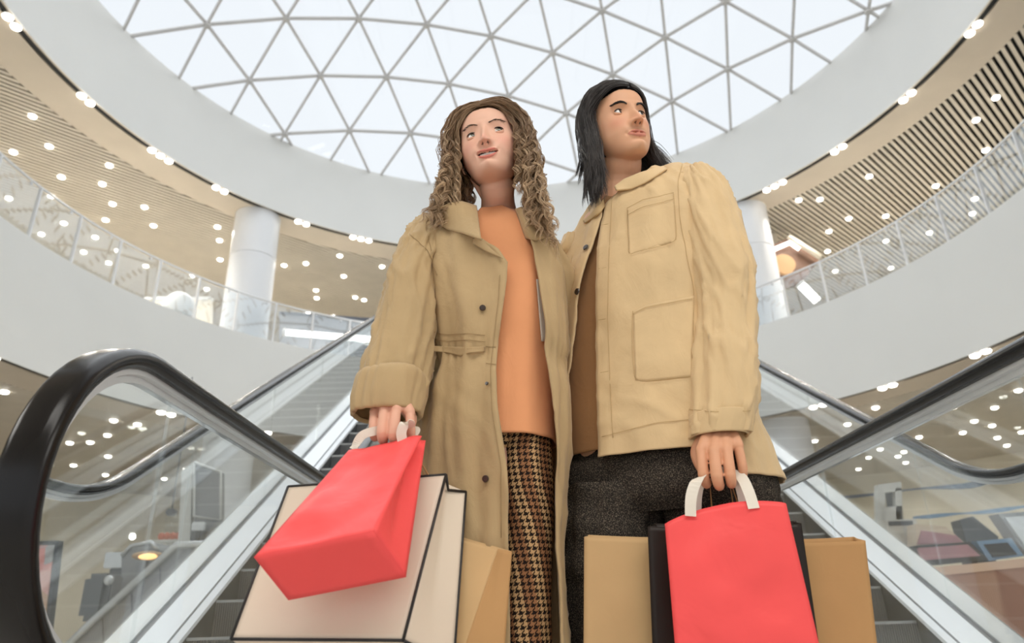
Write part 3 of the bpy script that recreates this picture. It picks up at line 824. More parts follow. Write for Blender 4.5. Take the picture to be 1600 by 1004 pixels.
# ================================================================ people
from mathutils.kdtree import KDTree
def head_and_body(person, pos, rot, sc, male, skin, hairc, lipc, mouth, jaw, smile, neck_base, neck_r, limbs, body, gaze, iris, name_eye='eye'):
    """one skin mesh: head, neck, chest, limbs, hands; eyes, teeth, brows as parts"""
    V, F, tone = make_head(male, mouth, jaw, smile)
    Rm = np.array(rot); Wd = (V*sc)@Rm.T+np.array(pos)
    loc = lambda p: Vector(pos)+rot @ (Vector(p)*sc)
    hv = [Vector(p) for p in Wd]
    nb = Vector(neck_base)
    up0 = loc((0, .030, -.020)); mid = loc((0, .022, -.085))
    parts = [(hv, F), capsule_vf([up0, mid, (mid+nb)/2+Vector((0, .004, 0)), nb, nb+Vector((0, .0, -.06))], [neck_r*.95, neck_r*1.0, neck_r*.98, neck_r*1.12, neck_r*1.35], 28)]
    for s in (-1, 1):                                            # throat cords and ears
        parts.append(capsule_vf([loc((s*.055, .022, -.050)), nb+Vector((s*.016, -neck_r*.72, -.012))], [.011, .008], 10))
        parts.append(ellipsoid_vf(loc((s*.0745, .016, -.016)), (.005*sc, .014*sc, .026*sc), rot @ Matrix.Rotation(s*.35, 3, 'Z')))
    if False: parts.append(capsule_vf([loc((0, -.012, -.112)), (loc((0, -.02, -.12))+nb)/2+Vector((0, -neck_r*.86, 0)), nb+Vector((0, -neck_r*.9, 0))], [.010, .011, .008], 10))
    parts += limbs['upper']
    me = union(parts, .0023, 3, .4)
    # snap back to the modelled head where nothing else joins it
    tree = BVHTree.FromPolygons(hv, F); inv = rot.transposed(); P0 = Vector(pos)
    kd = KDTree(len(hv))
    for i, p in enumerate(hv): kd.insert(p, i)
    kd.balance(); cols = []
    sk = np.array(skin); lip = np.array(lipc); hc = np.array(hairc)*.6
    for v in me.vertices:
        h = tree.find_nearest(v.co, .006)
        l = inv @ (v.co-P0)/sc
        if h[0] is not None and h[3] < .0036 and (l.z > -.092 or l.y < -.055): v.co = h[0]
        c = sk*(1+.05*nz(l.x*30, l.y*30, l.z*30))
        if h[0] is not None and h[3] < .006:
            _, i, _ = kd.find(v.co)
            u = min(1, max(tone['up'][i], tone['lo'][i])*1.25)
            c = c*(1-u*.75)+lip*u*.75
            bl = math.exp(-((abs(l.x)-.043)/.020)**2-((l.z+.030)/.020)**2)*(1 if l.y < 0 else 0)
            c = c*(1-np.array([.02, .16, .14])*bl)
            nt_ = math.exp(-(l.x/.014)**2-((l.z+.040)/.014)**2)*(1 if l.y < -.07 else 0); c = c*(1-np.array([.0, .10, .09])*nt_)
            if tone['hole'][i] > .36: c = np.array([.03, .008, .007])
            if tone['nos'][i] > .60: c = c*.25  # shade inside the nostrils put into the skin colour
            if male:
                st = math.exp(-((l.z+.056)/.006)**2)*math.exp(-(l.x/.028)**4)*(1 if l.y < -.06 else 0); c = c*(1-.22*st)
            hl = .064-.35*max(0, abs(l.x)-.022) if l.y < -.045 else (.052-.75*(l.y+.045) if l.y < .0 else -.055)
            if l.z > hl: 
                c = hc
        cols.append((*np.clip(c, 0, 1), 1))
    V2 = [v.co.copy() for v in me.vertices]; F2 = [tuple(p.vertices) for p in me.polygons]
    def add(v, f, col):
        n = len(V2); V2.extend([Vector(p) for p in v]); F2.extend([tuple(i+n for i in q) for q in f]); cols.extend([(*col, 1)]*len(v))
    # eyelids
    er = .0121
    for s in (-1, 1):
        c0 = Vector((s*.0312, -.0592, .0005))
        for up_ in (1, -1):
            lv, lf = [], []; na, ne = 22, 8
            for j in range(ne+1):
                for i in range(na+1):
                    az = math.radians(-66+132*i/na); q = min(1, (math.degrees(az)/60)**2)
                    edge = (33 if up_ > 0 else -19)*(1-q)+(2 if s*az > 0 else -3)*q
                    el = math.radians(edge+(up_*(74 if up_ > 0 else 70)-edge)*j/ne)
                    rr = er+.0010+.0010*math.sin(PI*min(1, j/ne*1.6))*(1 if up_ > 0 else .2)-(.0003 if j == 0 else 0)-.0012*(j/ne)**2
                    lv.append(loc(c0+Vector((math.sin(az)*math.cos(el)*rr*1.18, -math.cos(az)*math.cos(el)*rr, math.sin(el)*rr))))
            for j in range(ne):
                for i in range(na): lf.append((j*(na+1)+i, j*(na+1)+i+1, (j+1)*(na+1)+i+1, (j+1)*(na+1)+i))
            add(lv, lf, sk*np.array([.93, .86, .84]))
    for v, f in body: add(v, f, sk)
    for me2 in limbs['meshes']:
        add([v.co for v in me2.vertices], [tuple(p.vertices) for p in me2.polygons], sk*np.array([1.0, .93, .9]))
    o = mesh_obj('body', V2, F2, M['skin'], None, True); set_tone(o.data, cols); local(o, person)
    # eyes
    for s in (-1, 1):
        c0 = loc((s*.0312, -.0592, .0005)); g = Vector(gaze).normalized(); ev, ef = ellipsoid_vf((0, 0, 0), (er*sc, er*sc, er*sc), None, 32, 20)
        q = g.to_track_quat('Z', 'Y').to_matrix(); ev = [q @ v+c0 for v in ev]
        e = mesh_obj('eye', ev, ef, M['sclera'], None, True); e.data.materials.append(iris); e.data.materials.append(M['pupil'])
        for p in e.data.polygons:
            cc = sum((e.data.vertices[i].co for i in p.vertices), Vector())/len(p.vertices)-c0; a = math.degrees(cc.angle(g))
            p.material_index = 2 if a < 15 else (1 if a < 33 else 0)
        local(e, person)
        # brow and lashes
        bp = []; 
        for k in range(13):
            t = k/12; x = .0130+.0350*t; zb = (.0165 if male else .0165)+.0034*math.sin(t*2.6)-.0035*t*t+(.0045 if male else .0085)*t
            h = tree.ray_cast(loc((s*x, -.2, zb)), (rot @ Vector((0, 1, 0))))
            bp.append(h[0]-(rot @ Vector((0, 1, 0)))*.0004 if h[0] else loc((s*x, -.078, zb)))
        # brow: many short hairs
        bvv, bff = [], []; rnd = random.Random(3+s)
        for k in range(200 if male else 80):
            t = rnd.random(); i = min(int(t*12), 11); b0 = bp[i].lerp(bp[i+1], t*12-i)
            wd = (.0033 if male else .0017)*(1-.6*t)*sc
            b0 = b0+rot @ Vector((0, 0, rnd.uniform(-wd, wd))); ln = rnd.uniform(.005, .009)*sc
            d = rot @ Vector((s*(.8+.3*t), 0, .42-.7*t)); b1 = b0+d.normalized()*ln-(rot @ Vector((0, 1, 0)))*(.0006)
            vv, ff = tube_vf([b0, (b0+b1)/2-(rot @ Vector((0, 1, 0)))*.0006, b1], [.00045*sc*(1.2 if male else 1), .0004*sc*(1.2 if male else 1), .0001], 3)
            n = len(bvv); bvv += vv; bff += [tuple(a+n for a in q) for q in ff]
        bo = mesh_obj('eyebrow', bvv, bff, M['hair'], None, True); set_tone(bo.data, [(*(np.array(hairc)*(.7 if male else .55)), 1)]*len(bvv)); local(bo, person)
        lp = []
        for k in range(15):
            az = math.radians(-58+116*k/14); q = min(1, (math.degrees(az)/60)**2); el = math.radians(33*(1-q)+(2 if s*az > 0 else -3)*q); rr = er+.0014
            lp.append(loc(Vector((s*.0312, -.0592, .0005))+Vector((math.sin(az)*math.cos(el)*rr*1.18, -math.cos(az)*math.cos(el)*rr-.0004, math.sin(el)*rr))))
        lo = tube('eyelashes', lp, [.0004]+[.0012*sc]*13+[.0005], None, person, 5); lo.data.materials.append(M['hair']); set_tone(lo.data, [(.02, .015, .012, 1)]*len(lo.data.vertices))
    if mouth > .002:
        tv, tf = [], []
        nx_, nz2 = 64, 6
        for j in range(nz2+1):
            for i in range(nx_+1):
                x = -.0185+.037*i/nx_; ph = (x/.0046) % 1.0; gr = .0007*math.exp(-(min(ph, 1-ph)/.10)**2)
                z = -.0590-.0112*j/nz2*(1-.10*gr/.0007)+.0025*smile*(x/.0185)**2
                tv.append(loc((x, -.0800+(abs(x)/.022)**2*.009+gr, z)))
        tf = [(j*(nx_+1)+i, j*(nx_+1)+i+1, (j+1)*(nx_+1)+i+1, (j+1)*(nx_+1)+i) for j in range(nz2) for i in range(nx_)]
        local(mesh_obj('teeth', tv, tf, M['teeth'], None, True), person)
    return tree, loc, hv, F

def hair_mesh(person, name, pos, rot, sc, locks, cap_from, base, light, seed, cap_off=.007):
    htree = BVHTree.FromPolygons(cap_from[0], cap_from[1])
    rnd = random.Random(seed); VV = []; FF = []; CC = []
    loc = lambda p: Vector(pos)+rot @ (Vector(p)*sc)
    ax, ay, az, cy = .0765, .0985, .1185, .012
    for L in locks:
        s, yt, vol, layer, ln, amp, wav, spread, drift, count, rad, curlstart = (L[k] for k in ('s', 'yt', 'vol', 'layer', 'len', 'amp', 'wav', 'spread', 'drift', 'n', 'r', 'cs'))
        phs = rnd.uniform(0, 6.28); dirn = rnd.choice((-1, 1)); jx = rnd.uniform(-.25, .25)
        lockc = rnd.random()
        for k in range(count):
            oy, ol, oph, oa = rnd.gauss(0, L.get('oy', .0045)), rnd.uniform(-.0020, .0030), rnd.gauss(0, L.get('oph', .35)), rnd.uniform(.8, 1.12)
            P = []; a0 = rnd.uniform(0, 5)+L.get('a0', 0); amax = L.get('amax', 98)
            na = 12
            for i in range(na+1):
                al = math.radians(a0+(amax-a0)*i/na); f = min(1, al/(PI/2)); sm = f*f*(3-2*f)
                off = .0045+ol+layer*(.003+.007*sm)+vol*sm
                be = L['be']; wo = loc((0, 0, .012)); yy = (1-sm)*(-math.sin(be)*ay)+sm*(yt+oy)+oy*(1-sm)
                dr = Vector((s*ax*math.sin(al)+L.get('px', 0)*(1-f), yy, az*math.cos(be)*math.cos(al)-(.012 if sm > .5 else .024*sm))).normalized()
                wd_ = rot @ dr; h_ = htree.ray_cast(wo, wd_)
                dist = h_[3] if h_[0] is not None else .08*sc
                P.append(wo+wd_*(dist+off*sc))
            e = P[-1]; d = (P[-1]-P[-2]).normalized(); dn = Vector((0, 0, -1)); out = rot @ Vector((s, 0, 0)); fwd = rot @ Vector((0, 1, 0))
            nf = L.get('nf', 18); lf = ln*rnd.uniform(.85, 1.05)
            cur = e.copy(); dd = d.copy()
            for i in range(nf):
                t = (i+1)/nf; dd = (dd*.72+(dn+out*spread*(.3+t)+fwd*drift+out*L.get('flick', 0)*max(0, t-.75)*4).normalized()*.28).normalized()
                cur = cur+dd*lf/nf; P.append(cur.copy())
            # curl
            n = len(P); Q = []; acc = 0; pt = None; A = None
            for i, p in enumerate(P):
                t = (P[min(i+1, n-1)]-P[max(i-1, 0)]).normalized()
                if A is None: A = t.orthogonal().normalized()
                A = (A-t*A.dot(t)).normalized(); B = t.cross(A)
                if i: acc += (p-P[i-1]).length
                rmp = max(0, min(1, (i/n-curlstart)/.35)); r_ = amp*oa*rmp*(1-.25*i/n)
                ph = dirn*acc/wav*6.283+phs+oph*rmp
                fz = L.get('frizz', 0)*min(1, i/6); w_ = noise.noise_vector(p*21+Vector((phs, 0, 0)))*fz if fz else Vector()
                Q.append(p+A*math.cos(ph)*r_+B*math.sin(ph)*r_+A*rnd.gauss(0, .0003)+w_)
            rr = [rad*(1 if i < n-5 else (n-i)/6) for i in range(n)]
            v, f = tube_vf(Q, rr, 3, False)
            nn = len(VV); VV += v; FF += [tuple(a+nn for a in q) for q in f]
            mix0 = max(0, min(1, .25+.5*(lockc-.5)+rnd.gauss(0, .18)))
            for i in range(n):
                m_ = max(0, min(1, mix0+.45*L.get('tip', 1)*(i/n-.35))); c = [base[q]*(1-m_)+light[q]*m_ for q in range(3)]
                CC += [(*c, 1)]*3
    # under-layer hugging the skull
    hv, F = cap_from; inv = rot.transposed(); P0 = Vector(pos); idx = {}; 
    def inside(l):
        hl = .066-.35*max(0, abs(l.x)-.022) if l.y < -.045 else (.052-.75*(l.y+.045) if l.y < .0 else -.085)
        return l.z > hl
    cen = loc((0, cy, 0))
    for f in F:
        if all(inside((inv @ (hv[i]-P0))/sc) for i in f):
            q = []
            for i in f:
                if i not in idx:
                    idx[i] = len(VV); d = (hv[i]-cen).normalized(); VV.append(hv[i]+d*cap_off); CC.append((*[c*.8 for c in base], 1))
                q.append(idx[i])
            FF.append(tuple(q))
    o = mesh_obj(name, VV, FF, M['hair'], None, True); set_tone(o.data, CC); return local(o, person)

def hand(wrist, mcps, chains, thumb, palm_r=.0125, fr=.0092, voxel=.0021):
    parts = [ellipsoid_vf(wrist, (.026, .019, .024))]
    for k, m_ in enumerate(mcps):
        w = Vector(wrist)+(Vector(m_)-Vector(wrist))*.08+Vector(((k-1.5)*.009, 0, 0))
        parts.append(capsule_vf([w, (w+Vector(m_))/2+Vector((0, -.002, 0)), m_], [palm_r*1.15, palm_r*1.1, palm_r*.92], 14))
        if k: parts.append(capsule_vf([(w+Vector(m_))/2, (Vector(mcps[k-1])*.55+Vector(m_)*.45)+Vector((0, .006, .008))], [palm_r*.95, palm_r*.8], 12))
    for m_, ch, sc in zip(mcps, chains, (1, 1.04, 1.0, .88)):
        pts = [m_]+list(ch); rad = [fr*1.12*sc, fr*1.10*sc, fr*.95*sc, fr*.80*sc][:len(pts)]
        parts.append(capsule_vf(pts, rad, 14))
        parts.append(ellipsoid_vf(ch[0], (fr*1.13*sc,)*3)); parts.append(ellipsoid_vf(m_, (fr*1.22*sc, fr*1.15*sc, fr*1.2*sc)))
    parts.append(capsule_vf(thumb, [.0135, .0125, .0105, .0090][:len(thumb)], 14))
    return parts
def slim_body(neck, shw, ytorso, hip_z, legs, arms, lr=.8):
    """coarse hidden body under the clothes"""
    nx, ny, nz_ = neck; P = []
    P.append(capsule_vf([(nx, ny+.02, nz_-.12), (nx, ny+.02, nz_-.30), (nx, ny+.02, nz_-.45), (nx, ny+.02, hip_z)], [.10, .105, .095, .11], 20))
    P.append(capsule_vf([(nx-shw, ny+.02, nz_-.09), (nx, ny+.02, nz_-.07), (nx+shw, ny+.02, nz_-.09)], [.05, .06, .05], 14))
    for leg in legs: P.append(capsule_vf(leg, [r_*lr for r_ in (.085, .075, .055, .045, .035)][:len(leg)], 16))
    for a in arms: P.append(capsule_vf(a, [.034, .034, .032, .026][:len(a)], 14))
    me = union(P, .014, 3, .5); return ([v.co.copy() for v in me.vertices], [tuple(p.vertices) for p in me.polygons])
def shoe(person, x, y, m):
    v, f = ellipsoid_vf((x, y-.05, .05), (.05, .14, .05), None, 24, 14)
    v = [Vector((p.x, p.y, max(0.012, p.z if p.z < .06 or p.y > y-.03 else .06+(p.z-.06)*.5))) for p in v]
    o = mesh_obj('shoe', v, f, m, None, True); local(o, person)
    s = boxm('sole', (x, y-.05, .008), (.085, .26, .016), M['dark'], None, .006); s.parent = o; return o

# ---------------------------------------------------------------- cloth materials
def cloth_mat(name, col, rough=.75, var=.06, bump=.25, weave=900, wr=.5, tint2=None):
    m, nt, b = new_mat(name); tc = nt.nodes.new('ShaderNodeTexCoord')
    n = nt.nodes.new('ShaderNodeTexNoise'); n.inputs['Scale'].default_value = 7; n.inputs['Detail'].default_value = 8; n.inputs['Roughness'].default_value = .6
    r = nt.nodes.new('ShaderNodeValToRGB'); r.color_ramp.elements[0].position = .3; r.color_ramp.elements[1].position = .7
    r.color_ramp.elements[0].color = (*[c*(1-var) for c in col], 1); r.color_ramp.elements[1].color = (*[min(1, c*(1+var)) for c in col], 1)
    nt.links.new(tc.outputs['Object'], n.inputs['Vector']); nt.links.new(n.outputs['Fac'], r.inputs['Fac']); nt.links.new(r.outputs['Color'], b.inputs['Base Color'])
    b.inputs['Roughness'].default_value = rough; b.inputs['Specular IOR Level'].default_value = .25; b.inputs['Sheen Weight'].default_value = .15
    # crumple: two stretched noises
    mp = nt.nodes.new('ShaderNodeMapping'); mp.inputs['Scale'].default_value = (1.0, 1.0, .55)
    n2 = nt.nodes.new('ShaderNodeTexNoise'); n2.inputs['Scale'].default_value = 17; n2.inputs['Detail'].default_value = 4; n2.inputs['Distortion'].default_value = 1.4
    n3 = nt.nodes.new('ShaderNodeTexNoise'); n3.inputs['Scale'].default_value = weave; n3.inputs['Detail'].default_value = 1
    nt.links.new(tc.outputs['Object'], mp.inputs['Vector']); nt.links.new(mp.outputs[0], n2.inputs['Vector']); nt.links.new(tc.outputs['Object'], n3.inputs['Vector'])
    b1 = nt.nodes.new('ShaderNodeBump'); b1.inputs['Strength'].default_value = wr; b1.inputs['Distance'].default_value = .010
    b2 = nt.nodes.new('ShaderNodeBump'); b2.inputs['Strength'].default_value = bump; b2.inputs['Distance'].default_value = .0008
    nt.links.new(n2.outputs['Fac'], b1.inputs['Height']); nt.links.new(n3.outputs['Fac'], b2.inputs['Height']); nt.links.new(b1.outputs['Normal'], b2.inputs['Normal']); nt.links.new(b2.outputs['Normal'], b.inputs['Normal'])
    return m
M['coat'] = cloth_mat('khaki_cotton', s2l((186, 159, 118)), wr=.32)
M['coat_d'] = mat('khaki_seam', s2l((158, 131, 92)), .8)
M['jacket'] = cloth_mat('tan_cotton', s2l((219, 190, 146)), wr=.32)
M['jacket_d'] = mat('tan_seam', s2l((194, 164, 118)), .8)
M['orange'] = cloth_mat('orange_jersey', s2l((232, 160, 112)), wr=.15, bump=.15, var=.04)
M['brownshirt'] = cloth_mat('brown_jersey', s2l((158, 116, 76)), wr=.2)
M['btn'] = mat('dark_brown_button', (.045, .028, .02), .3, coat=.3)
M['lining'] = mat('striped_lining', s2l((214, 205, 190)), .8)
M['shoe'] = mat('black_leather', (.02, .018, .016), .35)
# houndstooth
def mnode(nt, op, a, b=None, c=None):
    n = nt.nodes.new('ShaderNodeMath'); n.operation = op
    for i, v in enumerate((a, b, c)):
        if v is None: continue
        if isinstance(v, (int, float)): n.inputs[i].default_value = v
        else: nt.links.new(v, n.inputs[i])
    return n.outputs[0]
m, nt, b = new_mat('houndstooth_wool'); M['hound'] = m
uv = nt.nodes.new('ShaderNodeUVMap'); uv.uv_map = 'UVMap'; sp = nt.nodes.new('ShaderNodeSeparateXYZ'); nt.links.new(uv.outputs[0], sp.inputs[0])
TH = 8/.0132
fx = mnode(nt, 'FLOOR', mnode(nt, 'MULTIPLY', sp.outputs[0], TH)); fy = mnode(nt, 'FLOOR', mnode(nt, 'MULTIPLY', sp.outputs[1], TH))
wx = mnode(nt, 'LESS_THAN', mnode(nt, 'FLOORED_MODULO', fx, 8), 4); wy = mnode(nt, 'LESS_THAN', mnode(nt, 'FLOORED_MODULO', fy, 8), 4)
tw = mnode(nt, 'LESS_THAN', mnode(nt, 'FLOORED_MODULO', mnode(nt, 'SUBTRACT', fx, fy), 4), 2)
dark = mnode(nt, 'ADD', mnode(nt, 'MULTIPLY', wx, tw), mnode(nt, 'MULTIPLY', wy, mnode(nt, 'SUBTRACT', 1, tw)))
alt = mnode(nt, 'LESS_THAN', mnode(nt, 'FLOORED_MODULO', fx, 32), 16)
mixl = nt.nodes.new('ShaderNodeMix'); mixl.data_type = 'RGBA'; mixl.inputs['A'].default_value = (*s2l((205, 165, 118)), 1); mixl.inputs['B'].default_value = (*s2l((160, 112, 76)), 1); nt.links.new(alt, mixl.inputs['Factor'])
mixd = nt.nodes.new('ShaderNodeMix'); mixd.data_type = 'RGBA'; nt.links.new(mixl.outputs['Result'], mixd.inputs['A']); mixd.inputs['B'].default_value = (*s2l((34, 24, 20)), 1); nt.links.new(dark, mixd.inputs['Factor'])
nt.links.new(mixd.outputs['Result'], b.inputs['Base Color']); b.inputs['Roughness'].default_value = .85; b.inputs['Specular IOR Level'].default_value = .2
# charcoal tweed denim
m, nt, b = new_mat('charcoal_tweed'); M['tweed'] = m
tc = nt.nodes.new('ShaderNodeTexCoord'); n1 = nt.nodes.new('ShaderNodeTexNoise'); n1.inputs['Scale'].default_value = 520; n1.inputs['Detail'].default_value = 2
nt.links.new(tc.outputs['Object'], n1.inputs['Vector']); r = nt.nodes.new('ShaderNodeValToRGB'); r.color_ramp.elements[0].position = .50; r.color_ramp.elements[1].position = .68
r.color_ramp.elements[0].color = (*s2l((42, 39, 36)), 1); r.color_ramp.elements[1].color = (*s2l((124, 112, 98)), 1)
nt.links.new(n1.outputs['Fac'], r.inputs['Fac']); nt.links.new(r.outputs['Color'], b.inputs['Base Color']); b.inputs['Roughness'].default_value = .9; b.inputs['Specular IOR Level'].default_value = .15
n2 = nt.nodes.new('ShaderNodeTexNoise'); n2.inputs['Scale'].default_value = 10; n2.inputs['Detail'].default_value = 3
bp = nt.nodes.new('ShaderNodeBump'); bp.inputs['Strength'].default_value = .5; bp.inputs['Distance'].default_value = .014
nt.links.new(tc.outputs['Object'], n2.inputs['Vector']); nt.links.new(n2.outputs['Fac'], bp.inputs['Height']); nt.links.new(bp.outputs['Normal'], b.inputs['Normal'])
# ---------------------------------------------------------------- the woman
def woman():
    P = root('person', (-.03, 1.5, 0), 'curly-haired woman in open khaki trench coat, orange top and houndstooth trousers holding bags', 'person', 'couple standing before the escalators')
    pos = (-.0395, 1.4695, 1.585); rot = rotm(-9.5, 0, 6.0); sc = 1.03
    wr = at(613, 622, 1.375)
    px = lambda x, y, Y: at(x, y, Y)
    mc = [px(586, 643, 1.350), px(601, 639, 1.335), px(619, 639, 1.330), px(640, 644, 1.338)]
    ch = [[px(584, 672, 1.338), px(586, 683, 1.352), px(588, 672, 1.372)], [px(597, 676, 1.322), px(599, 688, 1.338), px(601, 676, 1.362)],
          [px(615, 677, 1.318), px(617, 689, 1.334), px(619, 676, 1.360)], [px(642, 672, 1.326), px(642, 683, 1.340), px(640, 672, 1.364)]]
    th = [px(628, 632, 1.375), px(642, 652, 1.385), px(636, 672, 1.372), px(624, 680, 1.358)]
    hm = union(hand(wr, mc, ch, th)+[capsule_vf([wr, px(612, 590, 1.41)], [.026, .030], 16)], .0021, 2, .4)
    nb = at(779, 334, 1.545)
    limbs = dict(upper=[capsule_vf([nb+Vector((-.06, .03, -.05)), nb+Vector((0, .02, -.03)), nb+Vector((.05, .03, -.06))], [.035, .05, .03], 14)], meshes=[hm])
    shL = at(655, 372, 1.53); elb = at(625, 520, 1.47)
    body = [slim_body(nb, .075, 1.54, .80, [[(at(738, 800, 1.57).x, 1.57, z_) for z_ in (.85, .5, .1)], [(at(822, 800, 1.545).x, 1.55, z_) for z_ in (.85, .5, .1)]],
                      [[shL, elb, wr+Vector((0, .01, .05))], [at(838, 415, 1.63), at(862, 440, 1.64), at(874, 540, 1.70)]], .42)]
    tree, loc, hv, hF = head_and_body(P, pos, rot, sc, False, s2l((232, 184, 160)), s2l((112, 84, 62)), s2l((206, 98, 90)), .0125, .89, 1.0, nb, .043, limbs, body,
                                      rot @ Vector((.36, -1, .34)), M['iris_f'])
    # hair: locks of curls
    rnd = random.Random(11); locks = []
    def lk(**k):
        d = dict(s=1, be=0, yt=0, vol=.02, layer=.5, len=.2, amp=.008, wav=.045, spread=.15, drift=0, n=15, r=.00066, cs=.02, tip=1.15, px=.006, oy=.0034, oph=.26, frizz=.007); d.update(k); d['nf'] = int(d['len']/.0048); locks.append(d)
    D_ = math.radians
    for s in (-1, 1):
        for k in range(86):
            be = D_(rnd.uniform(-85, 57)) if k % 3 else D_(rnd.uniform(15, 57))
            yt = rnd.uniform(-.040, -.004) if be > D_(20) else rnd.uniform(-.01, .075)
            ln = rnd.uniform(.13, .21) if s < 0 else rnd.uniform(.20, .31)
            lk(s=s, be=be, yt=yt, vol=rnd.uniform(.008, .034), layer=rnd.random(), len=ln, amp=rnd.uniform(.006, .0135), wav=rnd.uniform(.040, .062), spread=rnd.uniform(.0, .42) if s < 0 else rnd.uniform(-.04, .26), drift=rnd.uniform(-.24, .02), px=-s*.002, a0=rnd.uniform(0, 18) if k % 4 == 0 else 0)
        for k in range(12):      # close to the cheeks
            lk(s=s, be=D_(rnd.uniform(40, 56)), yt=rnd.uniform(-.046, -.030), vol=.004, layer=.2, len=rnd.uniform(.12, .18), amp=rnd.uniform(.006, .009), spread=rnd.uniform(.02, .12), drift=rnd.uniform(-.05, .05), px=-s*.002)
    for k in range(24):      # back of the head
        s = rnd.choice((-1, 1)); lk(s=s, be=D_(rnd.uniform(-95, -50)), yt=rnd.uniform(.07, .1), vol=.02, layer=.6, len=.26, amp=.009, spread=rnd.uniform(-.3, .1), drift=0, amax=90)
    for k in range(12):       # stray tendrils at her right side
        lk(s=-1, be=D_(rnd.uniform(-20, 50)), yt=rnd.uniform(-.03, .02), vol=.04, layer=1, len=rnd.uniform(.08, .2), amp=.012, wav=.04, spread=rnd.uniform(.3, .7), n=2, r=.0006)
    for k in range(6):       # the lock across her cheek
        lk(s=1, be=D_(50), yt=-.056+.003*k, vol=.006, layer=.3, len=.17, amp=.010, wav=.05, spread=-.04, drift=-.06, n=10)
    hair_mesh(P, 'hair', pos, rot, sc, locks, (hv, hF), s2l((134, 104, 76)), s2l((232, 202, 164)), 5, .004)
    # orange top
    rows = [prow(322, 742, 806, 1.55, .056, -14), prow(334, 716, 838, 1.545, .075, -14), prow(352, 700, 856, 1.545, .098, -14), prow(400, 690, 872, 1.545, .118, -14), prow(470, 694, 872, 1.545, .128, -14), prow(540, 696, 868, 1.545, .122, -14), prow(610, 692, 866, 1.545, .125, -14), prow(675, 688, 868, 1.545, .130, -14)]
    top = loft('top', rows, M['orange'], P, 70, 110, fold=fold_fn(2.2, .0022, .0035, 3, 4, .0004), thick=.003)
    # houndstooth trousers
    hip = [prow(640, 704, 850, 1.545, .098, -14), prow(690, 704, 850, 1.55, .095, -14), prow(706, 706, 850, 1.55, .08, -14)]
    tr = loft('trousers', hip, M['hound'], P, 24, 90, fold=None)
    for nm, L0, R0, L1, R1 in (('trouser_leg', 772, 864, 778, 862), ('trouser_leg', 694, 776, 700, 776)):
        y_ = 1.545 if L0 > 700 else 1.57
        rw = [prow(655, L0, R0-10, y_, .085), prow(682, L0-6, R0-3, y_, .098), prow(745, L0-4, R0+1, y_, .098), prow(830, L0, R0, y_, .084), prow(920, L1-2, R1, y_, .074), prow(1004, L1, R1, y_, .068)]
        z, cx, cy, a, b_, ya = rw[-1]; rw.append([.30, cx, cy, a*.92, b_*.95, 0]); rw.append([.08, cx, cy+.01, a*.85, b_*.95, 0])
        lg = loft(nm, rw, M['hound'], None, 70, 72, fold=fold_fn(4, .002, .003, 3, 3, .0005)); lg.parent = tr
    # trench coat body with open front
    eL = [(300, 742), (330, 746), (368, 741), (392, 776), (415, 792), (440, 791), (471, 787), (531, 779), (579, 775), (638, 777), (668, 781), (700, 786), (735, 791), (850, 792), (1004, 796)]
    eR = [(300, 806), (330, 812), (348, 816), (380, 826), (420, 836), (491, 845), (547, 850), (591, 853), (619, 856), (678, 859), (760, 864), (850, 862), (1004, 868)]
    rows = [prow(322, 722, 822, 1.56, .064, -14), prow(333, 668, 850, 1.555, .084, -14), prow(350, 650, 866, 1.55, .108, -14), prow(400, 652, 876, 1.548, .138, -14), prow(470, 662, 882, 1.545, .146, -14), prow(530, 664, 884, 1.545, .142, -14),
            prow(600, 656, 886, 1.545, .146, -14), prow(700, 650, 884, 1.545, .150, -14), prow(820, 654, 878, 1.545, .150, -14), prow(930, 660, 880, 1.545, .148, -14), prow(1010, 664, 884, 1.545, .148, -14), prow(1110, 668, 888, 1.545, .148, -14)]
    ff = fold_fn(7.7, .0040, .0075, 5, 4, .0009, .1)
    def coatfold(phi, z, t, v):
        o = ff(phi, z, t, v)
        # gather at the waist seam
        wz = z-1.020; o -= .010*math.exp(-(wz/.035)**2); o += .0035*math.sin(phi*46)*math.exp(-((z-1.035)/.030)**2)
        # hanging drapes from the shoulder
        o += .0065*math.sin(phi*9+2*z)*max(0, min(1, (1.36-z)/.15))*(1 if z > 1.03 else .55)
        return o+crease(phi, z, 2.7, .005, 3.5, .5)
    coat = loft('coat', rows, M['coat'], P, 110, 150, eL, eR, coatfold, .004, flare=.010)
    # sleeve
    rows = [prow(333, 652, 690, 1.545, .030, 0), prow(342, 640, 702, 1.54, .052, 0), prow(358, 628, 704, 1.53, .070, 0), prow(385, 617, 692, 1.52, .078, 0), prow(430, 602, 684, 1.50, .080, 0), prow(490, 588, 680, 1.47, .078, 0), prow(550, 573, 672, 1.44, .076, 0), prow(590, 565, 662, 1.42, .070, 0), prow(606, 562, 656, 1.41, .064, 0)]
    f2 = fold_fn(1.3, .0045, .0035, 5, 6, .0010, .6)
    slv = loft('sleeve', rows, M['coat'], P, 80, 90, None, None, lambda p, z, t, v: f2(p, z, t, v)+crease(p, z, 4.1, .0075, 7, 1.6)-.003, .004)
    rows = [prow(568, 570, 663, 1.42, .074, 0), prow(574, 562, 668, 1.415, .080, 0), prow(592, 556, 666, 1.41, .082, 0), prow(614, 553, 661, 1.40, .080, 0), prow(632, 553, 658, 1.395, .076, 0), prow(630, 558, 653, 1.395, .066, 0)]
    f3 = fold_fn(3.1, .004, .004, 5, 9, .001)
    loft('rolled_cuff', rows, M['coat'], slv, 26, 90, None, None, f3, .004)
